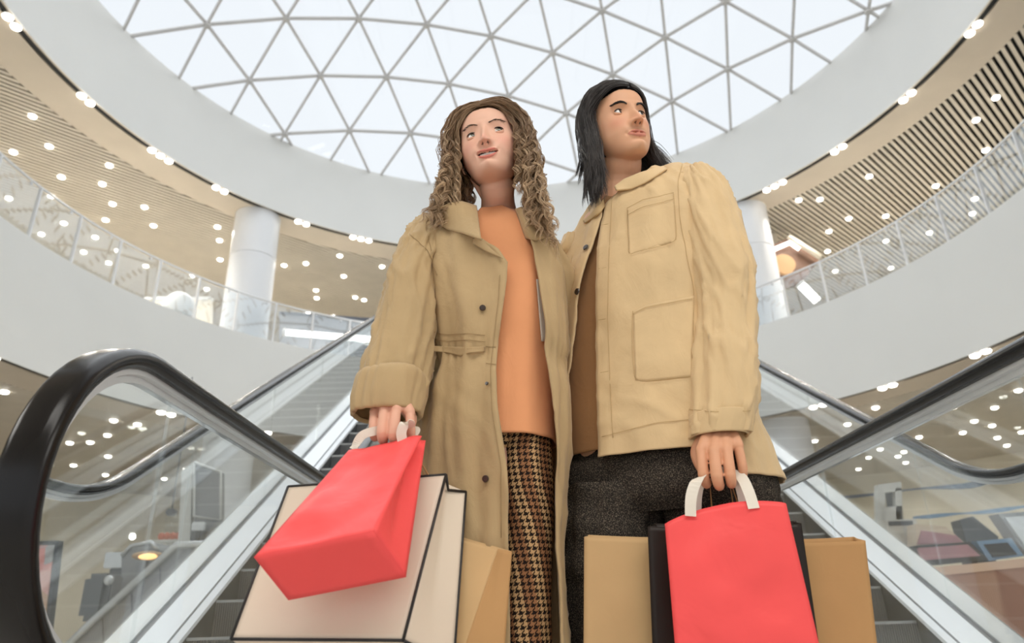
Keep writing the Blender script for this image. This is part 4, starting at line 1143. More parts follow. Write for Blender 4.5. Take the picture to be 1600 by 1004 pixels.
    # hidden left sleeve behind the man
    rows = [prow(362, 836, 862, 1.575, .035, 0), prow(385, 838, 880, 1.60, .055, 0), prow(440, 848, 905, 1.64, .066, 0), prow(540, 848, 900, 1.70, .06, 0)]
    loft('sleeve', rows, M['coat'], P, 30, 48, None, None, f2, .004)
    tree2 = bvh_of([coat, slv])
    # collar, lapel, flaps, seams, buttons
    c1 = patch('collar', [(686, 323), (702, 317), (722, 315), (744, 322)], [(683, 347), (700, 359), (724, 365), (752, 374)], tree2, M['coat'], P, .012, 26, 12, .005, 1.46, .006, fit=True)
    c3 = patch('collar', [(806, 326), (814, 324), (826, 330)], [(822, 372), (836, 376), (850, 372)], tree2, M['coat'], P, .010, 14, 12, .005, 1.46, .004, fit=True)
    patch('lapel', [(741, 372), (752, 374), (762, 384)], [(739, 380), (760, 393), (786, 404)], tree2, M['coat'], P, .008, 14, 6, .004, 1.42, .002, fit=True)
    patch('waist_flap', [(676, 540), (700, 541), (730, 542), (757, 541)], [(675, 548), (700, 551), (719, 556), (734, 551), (757, 549)], tree2, M['coat'], P, .002, 30, 5, .002, 1.4, fit=True)
    for q in ([(676, 519), (700, 523), (730, 521), (757, 524)], [(676, 529), (700, 533), (730, 531), (757, 534)], [(758, 541), (775, 543)], [(760, 568), (775, 570)],
              [(782, 430), (779, 471), (771, 531), (767, 579), (769, 638), (778, 700), (783, 735), (784, 840)], [(683, 324), (664, 350), (676, 400), (682, 450), (680, 500)], [(640, 366), (668, 392), (684, 430)]):
        seam('seam', q, tree2, M['coat_d'], P, .0006, .0026)
    for bx, by in ((754, 482), (760, 748), (763, 600)): button(bx, by, tree2, M['btn'], P, .0072 if by != 600 else .004)
    lt = bvh_of([top])
    patch('lining', [(838, 436), (843, 436)], [(846, 533), (862, 533)], lt, M['lining'], P, .010, 6, 14, .002, 1.45)
    for xx in (at(738, 800, 1.57).x, at(822, 800, 1.545).x): shoe(P, xx, 1.56, M['shoe'])
    return P, hm
W_PERSON, W_HAND = woman()

# ---------------------------------------------------------------- the man
def man():
    P = root('person', (.28, 1.62, 0), 'man with straight black shoulder-length hair in tan chore jacket and dark tweed trousers, looking right', 'person', 'couple standing before the escalators')
    pos = (.3115, 1.596, 1.738); rot = rotm(19, -2, 7.5); sc = 1.05
    px = lambda x, y, Y: at(x, y, Y)
    wr = px(1124, 668, 1.425)
    mc = [px(1096, 704, 1.395), px(1116, 706, 1.380), px(1136, 704, 1.380), px(1153, 696, 1.392)]
    ch = [[px(1099, 740, 1.382), px(1104, 756, 1.398), px(1105, 746, 1.420)], [px(1120, 744, 1.366), px(1124, 759, 1.384), px(1124, 747, 1.408)],
          [px(1141, 742, 1.368), px(1143, 756, 1.386), px(1142, 745, 1.408)], [px(1160, 728, 1.386), px(1161, 743, 1.392), px(1157, 746, 1.402)]]
    th = [px(1098, 686, 1.435), px(1088, 706, 1.445), px(1094, 728, 1.440), px(1106, 742, 1.430)]
    hm = union(hand(wr, mc, ch, th, .0128, .0098)+[capsule_vf([wr, px(1126, 630, 1.45)], [.029, .032], 16)], .0021, 2, .4)
    nb = at(968, 300, 1.66)
    limbs = dict(upper=[capsule_vf([nb+Vector((-.05, .03, -.05)), nb+Vector((0, .02, -.03)), nb+Vector((.08, .0, -.05))], [.04, .055, .04], 14)], meshes=[hm])
    sh = at(1105, 300, 1.53); elb = at(1130, 480, 1.48)
    body = [slim_body((nb.x+.035, 1.63, nb.z-.02), .10, 1.62, .92, [[(at(953, 850, 1.64).x, 1.64, z_) for z_ in (.9, .5, .1)], [(at(1135, 850, 1.60).x, 1.61, z_) for z_ in (.9, .5, .1)]],
                      [[sh, elb, wr+Vector((0, .01, .05))], [at(892, 400, 1.70), at(855, 420, 1.75), at(812, 500, 1.77)]])]
    tree, loc, hv, hF = head_and_body(P, pos, rot, sc, True, s2l((222, 170, 136)), s2l((30, 26, 25)), s2l((190, 108, 96)), .0042, 1.05, 0.0, nb, .057, limbs, body,
                                      rot @ Vector((.55, -1, .18)), M['iris_m'])
    rnd = random.Random(23); locks = []
    def lk(**k):
        d = dict(s=1, be=0, yt=0, vol=.008, layer=.5, len=.17, amp=.0022, wav=.12, spread=.02, drift=0, n=13, r=.00085, cs=.3, tip=.5, px=.008, nf=12, a0=0, frizz=.0028); d.update(k); locks.append(d)
    D_ = math.radians
    for k in range(120):     # his right side, image left
        be = D_(rnd.uniform(-85, 57)) if k % 3 else D_(rnd.uniform(20, 57))
        yt = rnd.uniform(-.022, .006) if be > D_(20) else rnd.uniform(-.005, .075)
        lk(s=-1, be=be, yt=yt, vol=rnd.uniform(.002, .016), layer=rnd.random(), len=rnd.uniform(.15, .225), spread=rnd.uniform(-.10, .14), drift=rnd.uniform(-.14, .05), amp=rnd.uniform(.001, .005), wav=rnd.uniform(.09, .16), flick=rnd.uniform(-.6, .5), px=.008, tip=.9)
    for k in range(95):      # his left side, swept behind the jaw and out over the shoulder
        be = D_(rnd.uniform(-85, 57)) if k % 3 else D_(rnd.uniform(20, 57))
        yt = rnd.uniform(-.008, .02) if be > D_(20) else rnd.uniform(.0, .085)
        lk(s=1, be=be, yt=yt, vol=rnd.uniform(.002, .010), layer=rnd.random()*.8, len=rnd.uniform(.10, .15), spread=rnd.uniform(.1, .7), drift=rnd.uniform(-.30, .1), amp=rnd.uniform(.001, .004), flick=rnd.uniform(0, .9), px=.012)
    for k in range(60): lk(s=1 if k % 3 else -1, be=D_(rnd.uniform(-95, -50)), yt=rnd.uniform(.05, .09), vol=.008, layer=.6, len=rnd.uniform(.11, .17), spread=rnd.uniform(-.3, .5), drift=rnd.uniform(-.5, 0), amax=88)
    hair_mesh(P, 'hair', pos, rot, sc, locks, (hv, hF), s2l((34, 30, 30)), s2l((92, 86, 84)), 9, .003)
    YW = -26
    rows = [prow(300, 938, 1000, 1.655, .062, YW), prow(318, 912, 1060, 1.65, .094, YW), prow(400, 885, 1110, 1.64, .118, YW), prow(520, 884, 1112, 1.63, .122, YW), prow(620, 882, 1120, 1.63, .128, YW), prow(692, 882, 1130, 1.63, .130, YW)]
    ts = loft('t_shirt', rows, M['brownshirt'], P, 50, 96, fold=fold_fn(5, .003, .003, 4, 5, .0005), thick=.003)
    # trousers
    hip = [prow(650, 890, 1160, 1.63, .118, YW), prow(690, 884, 1170, 1.63, .122, YW), prow(712, 876, 1182, 1.63, .140, YW), prow(760, 874, 1196, 1.63, .145, YW), prow(796, 884, 1196, 1.63, .12, YW)]
    tr = loft('trousers', hip, M['tweed'], P, 40, 110, fold=fold_fn(6, .004, .004, 4, 6, .001))
    for L in (((874, 1044), (872, 1034), (878, 1020), (888, 1010)), ((1030, 1202), (1038, 1214), (1048, 1228), (1056, 1238))):
        y_ = 1.64 if L[0][0] < 1000 else 1.60
        rw = [prow(750, *L[0], y_, .120), prow(800, *L[1], y_, .118), prow(900, *L[2], y_, .112), prow(1004, *L[3], y_, .105)]
        z, cx, cy, a, b_, ya = rw[-1]; rw.append([.30, cx, cy, a*.85, b_*.9, 0]); rw.append([.08, cx, cy+.01, a*.75, b_*.85, 0])
        f4 = fold_fn(8+L[0][0], .006, .005, 4, 7, .0015)
        lg = loft('trouser_leg', rw, M['tweed'], None, 70, 84, fold=lambda p, zz, t, v: f4(p, zz, t, v)+.004*math.sin(zz*70+3*math.sin(p))*(zz > .55)); lg.parent = tr
    # jacket
    eL = [(240, 930), (270, 940), (302, 944), (321, 943), (388, 919), (450, 906), (527, 899), (613, 894), (670, 889), (718, 883), (760, 880)]
    eR = [(240, 1040), (256, 1034), (268, 1016), (280, 992), (296, 958), (303, 948), (360, 936), (450, 932), (527, 932), (622, 936), (692, 940), (760, 944)]
    rows = [prow(264, 948, 1076, 1.650, .060, YW), prow(270, 934, 1088, 1.650, .078, YW), prow(284, 918, 1102, 1.65, .098, YW), prow(305, 902, 1114, 1.65, .118, YW), prow(345, 888, 1124, 1.645, .134, YW), prow(400, 873, 1130, 1.64, .142, YW), prow(500, 871, 1136, 1.635, .146, YW),
            prow(600, 872, 1160, 1.63, .152, YW), prow(655, 872, 1182, 1.63, .160, YW), prow(702, 873, 1198, 1.63, .164, YW)]
    fj0 = fold_fn(9.9, .0045, .0055, 4, 6, .0014, .1)
    fj = lambda p, z, t, v: fj0(p, z, t, v)+crease(p, z, 5.9, .005, 4, .9)-.002
    jk = loft('jacket', rows, M['jacket'], P, 90, 150, eL, eR, fj, .004, flare=.008)
    # hem droops on his right flap
    me = jk.data; zmin = min(v.co.z for v in me.vertices)
    for v in me.vertices:
        pxx = pix(v.co)[0]
        if pxx < 930 and v.co.y < 1.66:
            v.co.z -= .035*max(0, 1-(v.co.z-zmin)/.18)
        if pxx > 1150: v.co.z -= .060*max(0, 1-(v.co.z-zmin)/.20)
    rows = [prow(256, 1070, 1096, 1.56, .022, 0), prow(262, 1062, 1116, 1.555, .042, 0), prow(280, 1060, 1136, 1.545, .058, 0), prow(325, 1063, 1151, 1.53, .074, 0), prow(400, 1074, 1173, 1.50, .084, 0), prow(450, 1083, 1176, 1.49, .082, 0), prow(520, 1083, 1178, 1.475, .080, 0), prow(590, 1080, 1180, 1.46, .076, 0), prow(640, 1079, 1172, 1.45, .070, 0), prow(672, 1078, 1165, 1.445, .062, 0)]
    f5 = fold_fn(12.3, .0040, .0035, 4, 6, .0010, .5)
    slv = loft('sleeve', rows, M['jacket'], P, 90, 96, None, None, lambda p, z, t, v: f5(p, z, t, v)+crease(p, z, 8.3, .0070, 6, 1.4)-.003, .004)
    rows = [prow(636, 1077, 1173, 1.45, .074, 0), prow(650, 1077, 1171, 1.447, .071, 0), prow(673, 1077, 1166, 1.444, .065, 0)]
    loft('cuff', rows, M['jacket'], slv, 12, 96, None, None, None, .004)
    # right sleeve, behind the woman's back
    rows = [prow(362, 882, 900, 1.69, .025, 0), prow(385, 866, 902, 1.70, .05, 0), prow(420, 820, 890, 1.75, .068, 0), prow(500, 770, 850, 1.77, .06, 0)]
    loft('sleeve', rows, M['jacket'], P, 30, 48, None, None, f5, .004)
    t2 = bvh_of([jk, slv])
    patch('collar', [(960, 292), (975, 280), (1000, 270), (1036, 260)], [(963, 297), (985, 296), (1008, 286), (1042, 264)], t2, M['jacket'], P, .010, 26, 10, .005, 1.56, .004, fit=True)
    patch('collar', [(912, 345), (924, 334), (938, 318), (942, 312)], [(914, 349), (926, 342), (940, 330), (945, 322)], t2, M['jacket_d'], P, .008, 18, 6, .005, 1.54, .002, fit=True)
    patch('chest_pocket', [(980, 327), (1005, 314), (1053, 303)], [(983, 399), (1010, 391), (1057, 377)], t2, M['jacket'], P, .0026, 24, 18, .003, 1.5)
    patch('hip_pocket', [(989, 487), (1010, 476), (1084, 462)], [(993, 594), (1010, 596), (1080, 589)], t2, M['jacket'], P, .0026, 26, 24, .003, 1.5)
    for q in ([(980, 327), (1005, 314), (1053, 303)], [(981, 337), (1005, 325), (1054, 313)], [(980, 327), (981, 365), (983, 399), (1010, 391), (1040, 384), (1056, 377), (1057, 360), (1053, 303)],
              [(988, 492), (1010, 481), (1080, 468)], [(989, 487), (988, 540), (992, 590), (1002, 597), (1030, 594), (1078, 589)],
              [(957, 310), (952, 400), (950, 500), (954, 600), (958, 684)], [(942, 682), (980, 672), (1030, 660), (1076, 656)], [(1066, 258), (1059, 285), (1062, 340), (1073, 400), (1083, 450), (1083, 560)],
              [(1079, 640), (1110, 643), (1145, 644), (1170, 641)], [(895, 400), (885, 460), (878, 540)], [(888, 600), (876, 680), (878, 720)]):
        seam('seam', q, t2, M['jacket_d'], P,   .0006, .0048 if q[0][0] < 1000 and q[0][0] > 976 and q[0][1] < 600 else .0028)
    for bx, by in ((935, 332), (917, 388), (904, 456), (897, 532), (892, 612)): button(bx, by, t2, M['btn'], P, .0085)
    for bx, by in ((944, 352), (941, 420), (940, 500), (944, 582)): seam('buttonhole', [(bx-5, by), (bx+7, by-2)], t2, M['jacket_d'], P, .0008, .0012, n=6)
    for xx in (at(953, 850, 1.64).x, at(1135, 850, 1.60).x): shoe(P, xx, 1.63, M['shoe'])
    return P, hm
M_PERSON, M_HAND = man()
# ================================================================ shopping bags
def paper_mat(name, col, var=.04, rough=.55, cr=.5, bs=14):
    m, nt, b = new_mat(name); tc = nt.nodes.new('ShaderNodeTexCoord')
    b.inputs['Base Color'].default_value = (*col, 1); b.inputs['Roughness'].default_value = rough; b.inputs['Specular IOR Level'].default_value = .3
    n = nt.nodes.new('ShaderNodeTexNoise'); n.inputs['Scale'].default_value = 5; n.inputs['Detail'].default_value = 6
    r = nt.nodes.new('ShaderNodeValToRGB'); r.color_ramp.elements[0].position = .35; r.color_ramp.elements[1].position = .65
    r.color_ramp.elements[0].color = (*[c*(1-var) for c in col], 1); r.color_ramp.elements[1].color = (*[min(1, c*(1+var)) for c in col], 1)
    nt.links.new(tc.outputs['Object'], n.inputs['Vector']); nt.links.new(n.outputs['Fac'], r.inputs['Fac']); nt.links.new(r.outputs['Color'], b.inputs['Base Color'])
    v = nt.nodes.new('ShaderNodeTexNoise'); v.inputs['Scale'].default_value = bs; v.inputs['Detail'].default_value = 3; v.inputs['Distortion'].default_value = .8
    bp = nt.nodes.new('ShaderNodeBump'); bp.inputs['Strength'].default_value = cr; bp.inputs['Distance'].default_value = .006
    nt.links.new(tc.outputs['Object'], v.inputs['Vector']); nt.links.new(v.outputs['Fac'], bp.inputs['Height']); nt.links.new(bp.outputs['Normal'], b.inputs['Normal']); return m
M['red'] = paper_mat('red_paper', s2l((250, 88, 88)), .03, .46, .9, 8)
M['creamp'] = paper_mat('cream_paper', s2l((228, 212, 192)), .02, .45, .12)
M['kraft'] = paper_mat('kraft_paper', s2l((208, 172, 124)), .05, .7, .2)
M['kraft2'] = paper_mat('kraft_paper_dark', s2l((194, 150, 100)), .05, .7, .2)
M['blackp'] = paper_mat('black_paper', s2l((40, 32, 27)), .05, .45, .2)
M['tape'] = mat('cotton_tape', s2l((236, 228, 214)), .8, bump=.3, bscale=900)
M['trim'] = mat('black_edge_tape', s2l((38, 34, 32)), .5)
def grid_panel(A, B, C, D, nu, nv, fn=None):
    """A top-left, B top-right, C bottom-right, D bottom-left"""
    A, B, C, D = map(Vector, (A, B, C, D)); V = []
    for j in range(nv+1):
        for i in range(nu+1):
            u, v = i/nu, j/nv; p = (A*(1-u)+B*u)*(1-v)+(D*(1-u)+C*u)*v
            if fn: p = p+fn(u, v, p)
            V.append(p)
    return V, [(j*(nu+1)+i, j*(nu+1)+i+1, (j+1)*(nu+1)+i+1, (j+1)*(nu+1)+i) for j in range(nv) for i in range(nu)]
def bag(label, cat, front, back, m, arch=0.0, crease=.03, seed=0, group=None, m_side=None, trim=None, crumple=.003):
    """front/back: TL, TR, BR, BL corners; gussets fold inwards; open at the top"""
    fTL, fTR, fBR, fBL = map(Vector, front); bTL, bTR, bBR, bBL = map(Vector, back)
    c = sum((fTL, fTR, fBR, fBL, bTL, bTR, bBR, bBL), Vector())/8
    r = root('shopping_bag', c, label, cat, group)
    n = (fTR-fTL).cross(fBL-fTL).normalized(); 
    if n.dot(CAM-c) < 0: n = -n
    upd = (fTL-fBL).normalized()
    def wob(u, v, p):
        e = min(1, 6*u*(1-u))*min(1, 8*(1-v))*1.0
        return n*(crumple*e*(nz(p.x*9+seed, p.y*9, p.z*9)*1.6+.5*nz(p.x*22+seed, p.y*22, p.z*22)))+upd*(arch*math.sin(PI*u)**.8*(1-v)**3)
    def part(nm, pan, mm, th=.0012):
        o = mesh_obj(nm, pan[0], pan[1], mm, None, True, None)
        md = o.modifiers.new('paper', 'SOLIDIFY'); md.thickness = th; md.offset = 0; return local(o, r)
    part('front_panel', grid_panel(fTL, fTR, fBR, fBL, 28, 30, wob), m)
    part('back_panel', grid_panel(bTL, bTR, bBR, bBL, 20, 20, wob), m)
    ms = m_side or m
    for a0, a1, b1, b0, nm in ((fTR, bTR, bBR, fBR, 'gusset'), (fTL, bTL, bBL, fBL, 'gusset')):
        inw = (c-(a0+a1+b0+b1)/4); inw = (inw-n*inw.dot(n)); inw = inw-upd*inw.dot(upd); inw.normalize()
        part(nm, grid_panel(a0, a1, b1, b0, 12, 24, lambda u, v, p: inw*crease*(1-abs(2*u-1))*(1-v)**.8), ms)
    part('bottom_panel', grid_panel(fBL, fBR, bBR, bBL, 12, 8), ms)
    if trim:
        for a, b_ in ((fTL, fTR), (fTR, fBR), (fBL, fBR), (fTL, fBL), (bTR, bBR), (fTR, bTR), (fBR, bBR), (bTL, bBL), (bTL, bTR)):
            if (a, b_) == (fTR, bTR): pts = [a, (a+b_)/2+inwR(a, b_, c)*crease, b_]
            else: pts = [a+(b_-a)*t for t in (0, .33, .66, 1)]
            if a == fTL and b_ == fTR: pts = [a+(b_-a)*t+upd*(arch*math.sin(PI*t)**.8) for t in np.linspace(0, 1, 9)]
            tube('edge_band', pts, trim, M['trim'], r, 6)
    return r, n, upd
def inwR(a, b, c):
    v = c-(a+b)/2; return v.normalized()
def strap(name, pts, wdt, th, m, parent, wdir):
    """flat tape through points"""
    A = crom([list(p) for p in pts], 30); V = []; F = []; wv = Vector(wdir).normalized()
    for i, p in enumerate(A):
        p = Vector(p); t = Vector(A[min(i+1, 29)]-A[max(i-1, 0)]).normalized(); s = (wv-t*wv.dot(t)).normalized(); nn = t.cross(s)
        for a, b_ in ((-1, -1), (1, -1), (1, 1), (-1, 1)): V.append(p+s*wdt/2*a+nn*th/2*b_)
    for i in range(29):
        for q in range(4): F.append((i*4+q, i*4+(q+1) % 4, (i+1)*4+(q+1) % 4, (i+1)*4+q))
    F += [(0, 1, 2, 3), (119, 118, 117, 116)]
    return local(fix_normals(mesh_obj(name, V, F, m)), parent)
T = at
# woman's bags
r, n, u = bag('red paper shopping bag swung bottom-forward, hanging from the woman\'s fist', 'shopping bag',
              (T(545, 703, 1.31), T(659, 681, 1.30), T(583, 830, 1.09), T(397, 870, 1.09)), (T(552, 706, 1.345), T(665, 688, 1.335), T(634, 901, 1.15), T(451, 937, 1.15)), M['red'], .006, .030, 1, crumple=.010)
strap('handle', [T(630, 692, 1.305), T(627, 676, 1.30), T(633, 661, 1.298), T(641, 664, 1.31), T(628, 684, 1.35)], .019, .0012, M['tape'], r, (1, 0, .3))
strap('handle', [T(552, 702, 1.325), T(566, 680, 1.325), T(590, 672, 1.330), T(610, 668, 1.36)], .017, .0012, M['tape'], r, (.4, 0, 1))
strap('handle', [T(638, 690, 1.345), T(652, 672, 1.35), T(640, 668, 1.365), T(622, 672, 1.37)], .012, .0012, M['tape'], r, (1, 0, .3))
r, n, u = bag('large cream paper shopping bag with black taped edges behind the woman\'s red bag', 'shopping bag',
              (T(450, 760, 1.36), T(697, 741, 1.335), T(630, 1000, 1.21), T(361, 998, 1.21)), (T(490, 772, 1.41), T(728, 768, 1.385), T(708, 1042, 1.29), T(420, 1040, 1.30)), M['creamp'], 0, .02, 2, trim=.0028, crumple=.001)
tube('cord_handle', [T(560, 752, 1.35), T(580, 715, 1.352), T(600, 688, 1.353), T(612, 680, 1.355), T(626, 712, 1.352), T(630, 748, 1.345)], .0022, M['trim'], r, 8)
r, n, u = bag('brown kraft paper bag between the cream bag and the woman\'s leg', 'shopping bag',
              (T(680, 832, 1.375), T(778, 857, 1.365), T(726, 1010, 1.325), T(640, 1002, 1.335)), (T(712, 836, 1.395), T(800, 861, 1.385), T(787, 1030, 1.355), T(680, 1030, 1.36)), M['kraft'], 0, .004, 3, m_side=M['kraft2'], crumple=.001)
tube('cord_handle', [T(700, 838, 1.38), T(672, 760, 1.38), T(634, 682, 1.36), T(680, 760, 1.38), T(725, 845, 1.38)], .0018, M['kraft2'], r, 8)
r, n, u = bag('brown paper bag hanging lowest, under the cream bag', 'shopping bag',
              (T(420, 930, 1.37), T(600, 930, 1.37), T(600, 1080, 1.34), T(352, 1080, 1.34)), (T(430, 935, 1.39), T(600, 935, 1.39), T(600, 1085, 1.36), T(352, 1085, 1.36)), M['kraft'], 0, .01, 4, crumple=.001)
for o in list(r.children): pass
# man's bags
r, n, u = bag('upright red paper shopping bag with white tape handles in the man\'s hand', 'shopping bag',
              (T(1039, 818, 1.375), T(1228, 786, 1.345), T(1292, 1060, 1.31), T(1060, 1065, 1.34)), (T(1052, 815, 1.42), T(1222, 790, 1.39), T(1285, 1062, 1.39), T(1066, 1066, 1.405)), M['red'], .020, .02, 5, crumple=.007)
strap('handle', [T(1079, 806, 1.366), T(1080, 775, 1.366), T(1090, 750, 1.372), T(1112, 737, 1.395), T(1140, 738, 1.395), T(1158, 745, 1.378), T(1170, 768, 1.36), T(1178, 794, 1.352)], .021, .0014, M['tape'], r, (1, 0, .45))
strap('handle', [T(1090, 802, 1.405), T(1092, 770, 1.405), T(1100, 750, 1.405), T(1125, 742, 1.405), T(1150, 750, 1.40), T(1162, 796, 1.395)], .014, .0014, M['tape'], r, (1, 0, .45))
r, n, u = bag('black paper shopping bag directly behind the man\'s red bag', 'shopping bag',
              (T(1012, 822, 1.430), T(1252, 817, 1.420), T(1287, 1060, 1.415), T(1022, 1060, 1.425)), (T(1022, 817, 1.45), T(1244, 813, 1.445), T(1280, 1062, 1.445), T(1030, 1062, 1.455)), M['blackp'], -.004, .01, 6, crumple=.002)
tube('cord_handle', [T(1086, 820, 1.447), T(1090, 775, 1.43), T(1102, 746, 1.405), T(1140, 744, 1.405), T(1156, 770, 1.43), T(1160, 818, 1.445)], .002, M['btn'], r, 8)
r, n, u = bag('light brown kraft bag left of the man\'s red bag', 'shopping bag',
              (T(913, 838, 1.475), T(1130, 844, 1.475), T(1134, 1060, 1.465), T(912, 1060, 1.465)), (T(919, 835, 1.492), T(1126, 840, 1.492), T(1130, 1062, 1.488), T(918, 1062, 1.488)), M['kraft'], -.002, .006, 7, crumple=.0015)
tube('cord_handle', [T(1062, 843, 1.475), T(1080, 790, 1.45), T(1108, 742, 1.41), T(1112, 790, 1.45), T(1112, 843, 1.475)], .0016, M['kraft2'], r, 8)
r, n, u = bag('darker brown kraft bag right of the man\'s red bag', 'shopping bag',
              (T(1142, 848, 1.475), T(1352, 844, 1.47), T(1376, 1060, 1.46), T(1146, 1060, 1.465)), (T(1146, 843, 1.492), T(1334, 838, 1.488), T(1370, 1062, 1.488), T(1150, 1062, 1.488)), M['kraft2'], -.002, .006, 8, crumple=.0015)
tube('cord_handle', [T(1152, 848, 1.475), T(1146, 790, 1.45), T(1138, 742, 1.41), T(1154, 790, 1.45), T(1176, 847, 1.475)], .0016, M['kraft2'], r, 8)
# ================================================================ what stands in the atrium behind
def slab(name, px_pts, Y, depth, m, label=None, cat=None, group=None, parent=None):
    """extruded outline standing at distance Y, going back by depth"""
    P_ = [at(x, y, Y) for x, y in px_pts]; P_ = [Vector((p.x, p.y, max(p.z, .0))) for p in P_]; n = len(P_)
    V = P_+[p+Vector((0, depth, 0)) for p in P_]; F = [tuple(range(n)), tuple(range(n, 2*n))[::-1]]+[(i, (i+1) % n, n+(i+1) % n, n+i) for i in range(n)]
    if label:
        c = sum(P_, Vector())/n; c.z = min(p.z for p in P_); r = root(name, c, label, cat, group); nm = 'body'
    else: r = parent; nm = name
    o = fix_normals(mesh_obj(nm, V, F, m)); local(o, r)
    return r
M['gm'] = mat('grey_metal_panel', s2l((150, 152, 156)), .45, .3, var=.05, scale=3)
M['gm_d'] = mat('dark_grey_panel', s2l((98, 102, 110)), .45, .3)
M['pinkwood'] = mat('pink_brown_counter', s2l((186, 138, 116)), .55, var=.06, scale=2)
M['pinklip'] = mat('counter_lip', s2l((232, 194, 168)), .4)
M['navy'] = mat('navy_blue_board', s2l((66, 86, 116)), .5); M['sky_b'] = mat('light_blue_board', s2l((132, 168, 204)), .5)
M['mauve'] = mat('mauve_box_print', s2l((190, 142, 152)), .5, var=.12, scale=8); M['blk'] = mat('black_plastic', (.02, .02, .024), .35)
M['glow'] = mat('lamp_glow', (1, 1, 1), .4, emit=(1, .97, .92), estr=3.5); M['glow_o'] = mat('orange_lamp_glow', (1, .6, .2), .4, emit=(1.0, .58, .22), estr=2.2)
M['tan'] = mat('tan_disc', s2l((206, 166, 122)), .6); M['brown'] = mat('brown_panel', s2l((120, 92, 76)), .6, var=.2, scale=3)
# ---- left: lower machinery, sign, poster
r = slab('balustrade', [(98, 1020), (276, 858), (306, 856), (340, 856), (340, 1020)], 6.6, .35, M['gm'], 'grey metal-clad balustrade with a sloping steel top rail beyond the left escalator', 'balustrade')
tube('top_rail', [at(96, 1018, 6.58), at(140, 974, 6.58), at(276, 851, 6.58), at(340, 849, 6.58)], .035, M['alu'], r, 8)
for k, xx in enumerate((160, 205, 250)): tube('panel_joint', [at(xx, 958-(xx-160)*.88+8, 6.59), at(xx+2, 1015, 6.59)], .006, M['gm_d'], r, 4)
r = slab('machine_housing', [(188, 1020), (190, 868), (205, 852), (236, 846), (246, 858), (262, 1020)], 7.4, .8, M['gm'], 'rounded grey machine housing standing behind the sloping balustrade', 'housing')
tube('top_trim', [at(190, 868, 7.39), at(205, 852, 7.39), at(236, 846, 7.39), at(246, 858, 7.39)], .02, M['alu'], r, 6)
r = root('control_box', at(146, 966, 7.0), 'dark grey rounded control box with a small round key switch at left', 'box')
boxm('body', (at(144, 932, 7.0).x, 7.1, at(144, 932, 7.0).z), (.25, .2, .42), M['gm_d'], r, .05)
boxm('side_plate', (at(162, 932, 7.02).x, 7.15, at(162, 932, 7).z), (.08, .2, .40), M['gm'], r, .02)
v_, f_ = ellipsoid_vf(at(170, 906, 6.95), (.045, .03, .045), None, 14, 8); local(mesh_obj('key_switch', v_, f_, M['alu'], None, True), r)
r = root('cabinet', at(175, 1000, 7.7), 'upright grey cabinet with a pale top between the control box and housing', 'cabinet')
boxm('body', (at(182, 930, 7.7).x, 7.9, at(182, 930, 7.7).z-.1), (.30, .3, .75), M['gm_d'], r, .01); boxm('lid', (at(180, 874, 7.7).x, 7.88, at(180, 874, 7.7).z), (.26, .32, .16), M['alu'], r, .01)
r = slab('sign_panel', [(303, 722), (345, 737), (345, 1030), (303, 1030)], 9.2, .12, M['gm'], 'blank light grey panel standing above the dark kiosk at left', 'panel')
tube('edge_frame', [at(303, 722, 9.18), at(345, 737, 9.18), at(345, 812, 9.18), at(303, 806, 9.18), at(303, 722, 9.18)], .02, M['white'], r, 4)
r = slab('post', [(284, 735), (301, 722), (290, 1030), (268, 1030)], 9.2, .2, M['white'], 'slim white leaning post left of the blank grey panel', 'post'); tube('base_ring', [at(276, 950, 9.18), at(297, 950, 9.18)], .03, M['alu'], r, 6)
r = root('kiosk', at(325, 900, 8.4), 'dark grey kiosk block below the blank grey panel', 'kiosk')
boxm('body', (at(325, 870, 8.4).x, 8.6, at(325, 812, 8.4).z/2), (.48, .4, at(325, 812, 8.4).z), M['gm_d'], r, .02); boxm('screen', (at(312, 820, 8.4).x, 8.38, at(312, 822, 8.4).z), (.16, .04, .10), M['alu'], r, .01)
for k, (xx, yy) in enumerate(((306, 860), (317, 862))): boxm('vent', (at(xx, yy, 8.39).x, 8.39, at(xx, yy, 8.39).z), (.05, .02, .45), M['blk'], r)
# pendant lamps
r = root('pendant_lamp', at(268, 812, 9.6), 'clear glass pendant lamp hanging over orange fruit shapes at left', 'lamp')
tube('cord', [at(268, 800, 9.6), at(268, 800, 9.6)+Vector((0, 0, 1.9))], .008, M['gm_d'], r, 5)
boxm('cap', at(268, 800, 9.6), (.12, .12, .09), M['gm_d'], r, .02)
v_, f_ = ellipsoid_vf(at(268, 820, 9.6), (.10, .10, .17), None, 16, 10); local(mesh_obj('glass_shade', v_, f_, M['glass'], None, True), r)
r = root('fruit_stand', at(266, 850, 9.5), 'slim white stand carrying four coral orange balls under the pendant lamp', 'stand')
c_ = at(266, 846, 9.5); boxm('tray', (c_.x, c_.y, c_.z), (.42, .2, .04), M['white'], r, .008); boxm('stem', (c_.x, c_.y, c_.z/2), (.06, .06, c_.z-.04), M['white'], r)
mb_ = mat('coral_red', s2l((226, 128, 96)), .5)
for xx in (252, 261, 270, 279):
    v_, f_ = ellipsoid_vf((at(xx, 838, 9.5).x, 9.5, c_.z+.07), (.042, .042, .05), None, 12, 8); local(mesh_obj('ball', v_, f_, mb_, None, True), r)
r = root('dish_lamp', at(230, 870, 7.2), 'shallow glowing orange dish lamp above the grey housing', 'lamp')
v_, f_ = ellipsoid_vf(at(231, 868, 7.2), (.15, .12, .045), None, 20, 8); local(mesh_obj('shade', v_, f_, M['tan'], None, True), r)
tube('stem', [at(231, 869, 7.2), Vector((at(231, 869, 7.2).x, 7.2, .0))], .02, M['gm_d'], r, 8)
